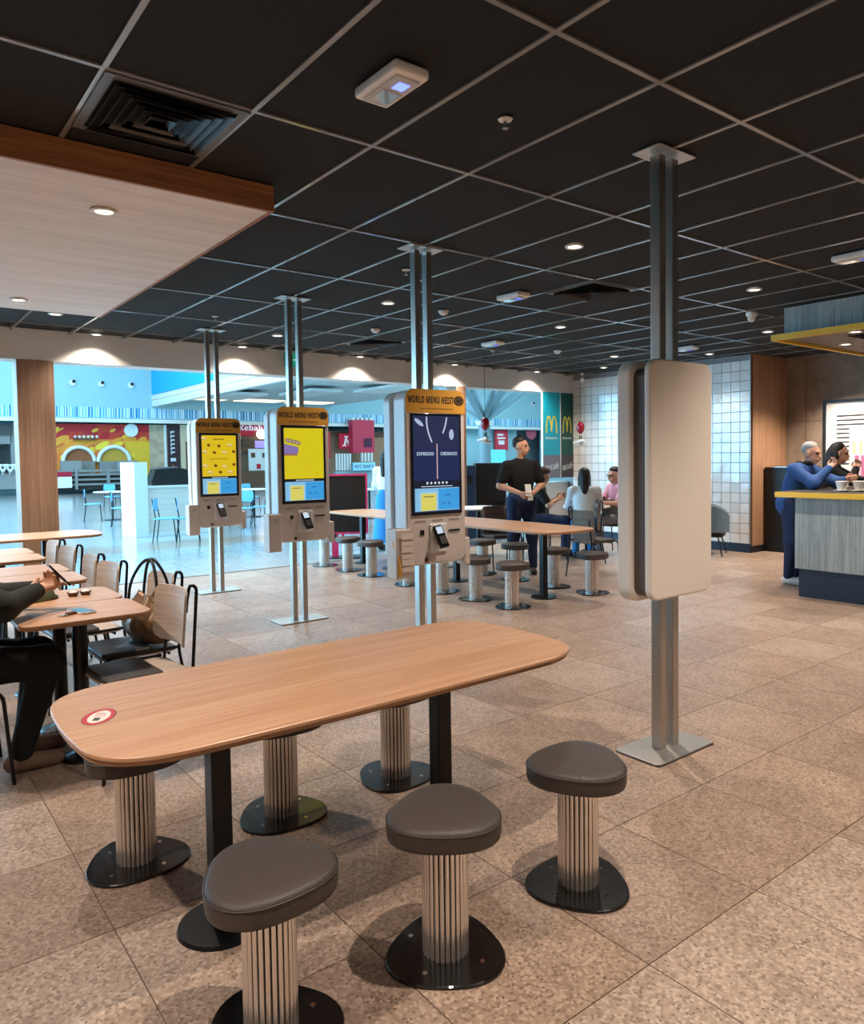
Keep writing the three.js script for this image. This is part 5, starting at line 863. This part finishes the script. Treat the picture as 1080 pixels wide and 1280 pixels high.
const sit = (o = {}) => ({ pelvis: [0, 0.57, 0], chest: [0, 0.87, 0.02], neck: [0, 1.06, 0.04], head: [0, 1.2, 0.08], shL: [0.175, 1.01, 0.03], shR: [-0.175, 1.01, 0.03], elL: [0.23, 0.78, 0.16], elR: [-0.23, 0.78, 0.16], wrL: [0.12, 0.8, 0.36], wrR: [-0.12, 0.8, 0.36], hpL: [0.09, 0.55, 0.02], hpR: [-0.09, 0.55, 0.02], knL: [0.11, 0.52, 0.43], knR: [-0.11, 0.52, 0.43], anL: [0.11, 0.085, 0.4], anR: [-0.11, 0.085, 0.4], toL: [0.12, 0.034, 0.56], toR: [-0.12, 0.034, 0.56], ...o });
// facing: turn 0 faces +z
person({ label: 'standing man in black T-shirt and dark jeans holding folded paper', pos: [6.67, 0, -6.97], turn: -0.42, skin: M.skinA, top: M.clothBlack, bottom: M.denim, hairMat: M.hairDark, hair: 'short', girth: 1.06, headYaw: 0.95, cell: 0.016, curl: 0.8, palm: { L: [-0.3, -0.4, 1], R: [0.3, -0.4, 1] }, joints: stand({ elL: [0.28, 1.14, 0.0], elR: [-0.28, 1.14, 0.0], wrL: [0.09, 1.05, 0.21], wrR: [-0.09, 1.05, 0.21], shL: [0.19, 1.39, 0], shR: [-0.19, 1.39, 0], knL: [0.13, 0.5, 0.04], knR: [-0.1, 0.5, 0.0], anL: [0.16, 0.085, 0.0] }) });
{ const t = thing('folded_paper', 'folded white paper held by the standing man', 'paper', [6.56, 1.09, -6.72], -0.42); part(t, 'sheet', rbox(0.08, 0.15, 0.006, 0.002).rotateX(-0.3), M.paper); part(t, 'fold', rbox(0.07, 0.06, 0.004, 0.001, 0.02, -0.1, 0.015), M.paper); }
person({ label: 'seated man in black T-shirt with curly brown hair', pos: [8.1, 0, -8.1], turn: 0.8, skin: M.skinA, top: M.clothBlack, bottom: M.denim, hairMat: M.hairBrown, hair: 'curly', headPitch: 0.3, joints: sit({ wrL: [0.1, 0.86, 0.3], wrR: [-0.1, 0.86, 0.3] }) });
person({ label: 'girl in pale top with long dark hair seen from behind', pos: [8.1, 0, -7.16], turn: 2.35, skin: M.skinB, top: M.clothPale, bottom: M.clothTeal, hairMat: M.hairDark, hair: 'long', sleeves: true, girth: 0.9, joints: sit() });
person({ label: 'boy in pink shirt and glasses with a dark strap', pos: [9.17, 0, -7.42], turn: -1.9, skin: M.skinB, top: M.clothPink, bottom: M.clothGrey, hairMat: M.hairDark, hair: 'short', glasses: true, girth: 0.88, headPitch: 0.15, joints: sit() });
person({ label: 'woman in white top and long blue skirt walking in the hall', pos: [6.84, 0, -10.36], turn: 2.2, skin: M.skinB, top: M.clothWhite, bottom: M.clothTeal, skirt: M.clothTeal, hairMat: M.hairDark, hair: 'long', sleeves: true, girth: 0.9, joints: stand({ pelvis: [0, 0.88, 0], chest: [0, 1.18, 0], neck: [0, 1.36, 0], head: [0, 1.5, 0.02], shL: [0.16, 1.31, 0], shR: [-0.16, 1.31, 0], elL: [0.2, 1.06, 0.02], elR: [-0.2, 1.06, 0.02], wrL: [0.16, 0.98, 0.2], wrR: [-0.16, 0.98, 0.2] }) });
person({ label: 'grey haired man in blue sweater leaning on the bar', pos: [8.45, 0, -4.30], turn: 0.05, skin: M.skinA, top: M.clothBlue, bottom: M.denim, collar: M.clothOlive, longTop: true, shoes: M.shoeWhite, hairMat: M.hairGrey, hair: 'short', sleeves: true, girth: 1.2, cell: 0.014, headPitch: 0.12, curl: 0.9, palm: { L: [-0.8, 0, 0.4], R: [0.8, 0, 0.4] }, joints: stand({ pelvis: [0, 0.94, -0.03], chest: [0, 1.2, 0.05], neck: [0, 1.37, 0.12], head: [0, 1.495, 0.19], shL: [0.2, 1.32, 0.08], shR: [-0.2, 1.32, 0.08], elL: [0.24, 1.17, 0.36], elR: [-0.24, 1.17, 0.32], wrL: [0.12, 1.2, 0.52], wrR: [-0.1, 1.33, 0.42] }) });
person({ label: 'dark haired woman at the bar with hand on her chin', pos: [9.45, 0, -4.42], turn: 0.35, skin: M.skinA, top: M.clothBlack, bottom: M.clothBlack, hairMat: M.hairDark, hair: 'long', sleeves: true, girth: 0.95, headPitch: 0.1, curl: 0.9, joints: stand({ pelvis: [0, 0.93, -0.04], chest: [0, 1.19, 0.04], neck: [0, 1.35, 0.1], head: [0, 1.49, 0.16], shL: [0.17, 1.31, 0.08], shR: [-0.17, 1.31, 0.08], elL: [0.22, 1.16, 0.34], elR: [-0.2, 1.16, 0.3], wrL: [0.06, 1.16, 0.48], wrR: [-0.05, 1.3, 0.34] }) });
const phoneMan = person({ label: 'seated person in dark green coat looking at a phone', pos: [0.27, 0, -4.25], turn: Math.PI / 2, skin: M.skinA, top: M.clothOlive, bottom: M.clothBlack, shoes: M.boot, longTop: true, hairMat: M.hairDark, hair: 'long', sleeves: true, girth: 1.12, cell: 0.014, handCell: 0.0035, headPitch: 0.4, curl: 0.85, palm: { L: [-0.6, -0.2, 0.6], R: [0.6, -0.2, 0.6] }, joints: sit({ elL: [0.22, 0.83, 0.24], elR: [-0.22, 0.83, 0.24], wrL: [0.09, 0.86, 0.42], wrR: [-0.07, 0.87, 0.40], anL: [0.12, 0.085, 0.36], toL: [0.12, 0.034, 0.52], anR: [-0.12, 0.085, 0.30], toR: [-0.12, 0.034, 0.46] }) });
{ const t = thing('held_phone', 'dark phone held up by the seated person', 'phone', [0.79, 0.93, -4.26], Math.PI / 2); part(t, 'body', rbox(0.072, 0.15, 0.009, 0.004).rotateX(-0.7), M.black); part(t, 'glass', box(0.066, 0.142, 0.001, 0, 0, -0.005).rotateX(-0.7), M.bezel); }
renderer.render(scene, camera);
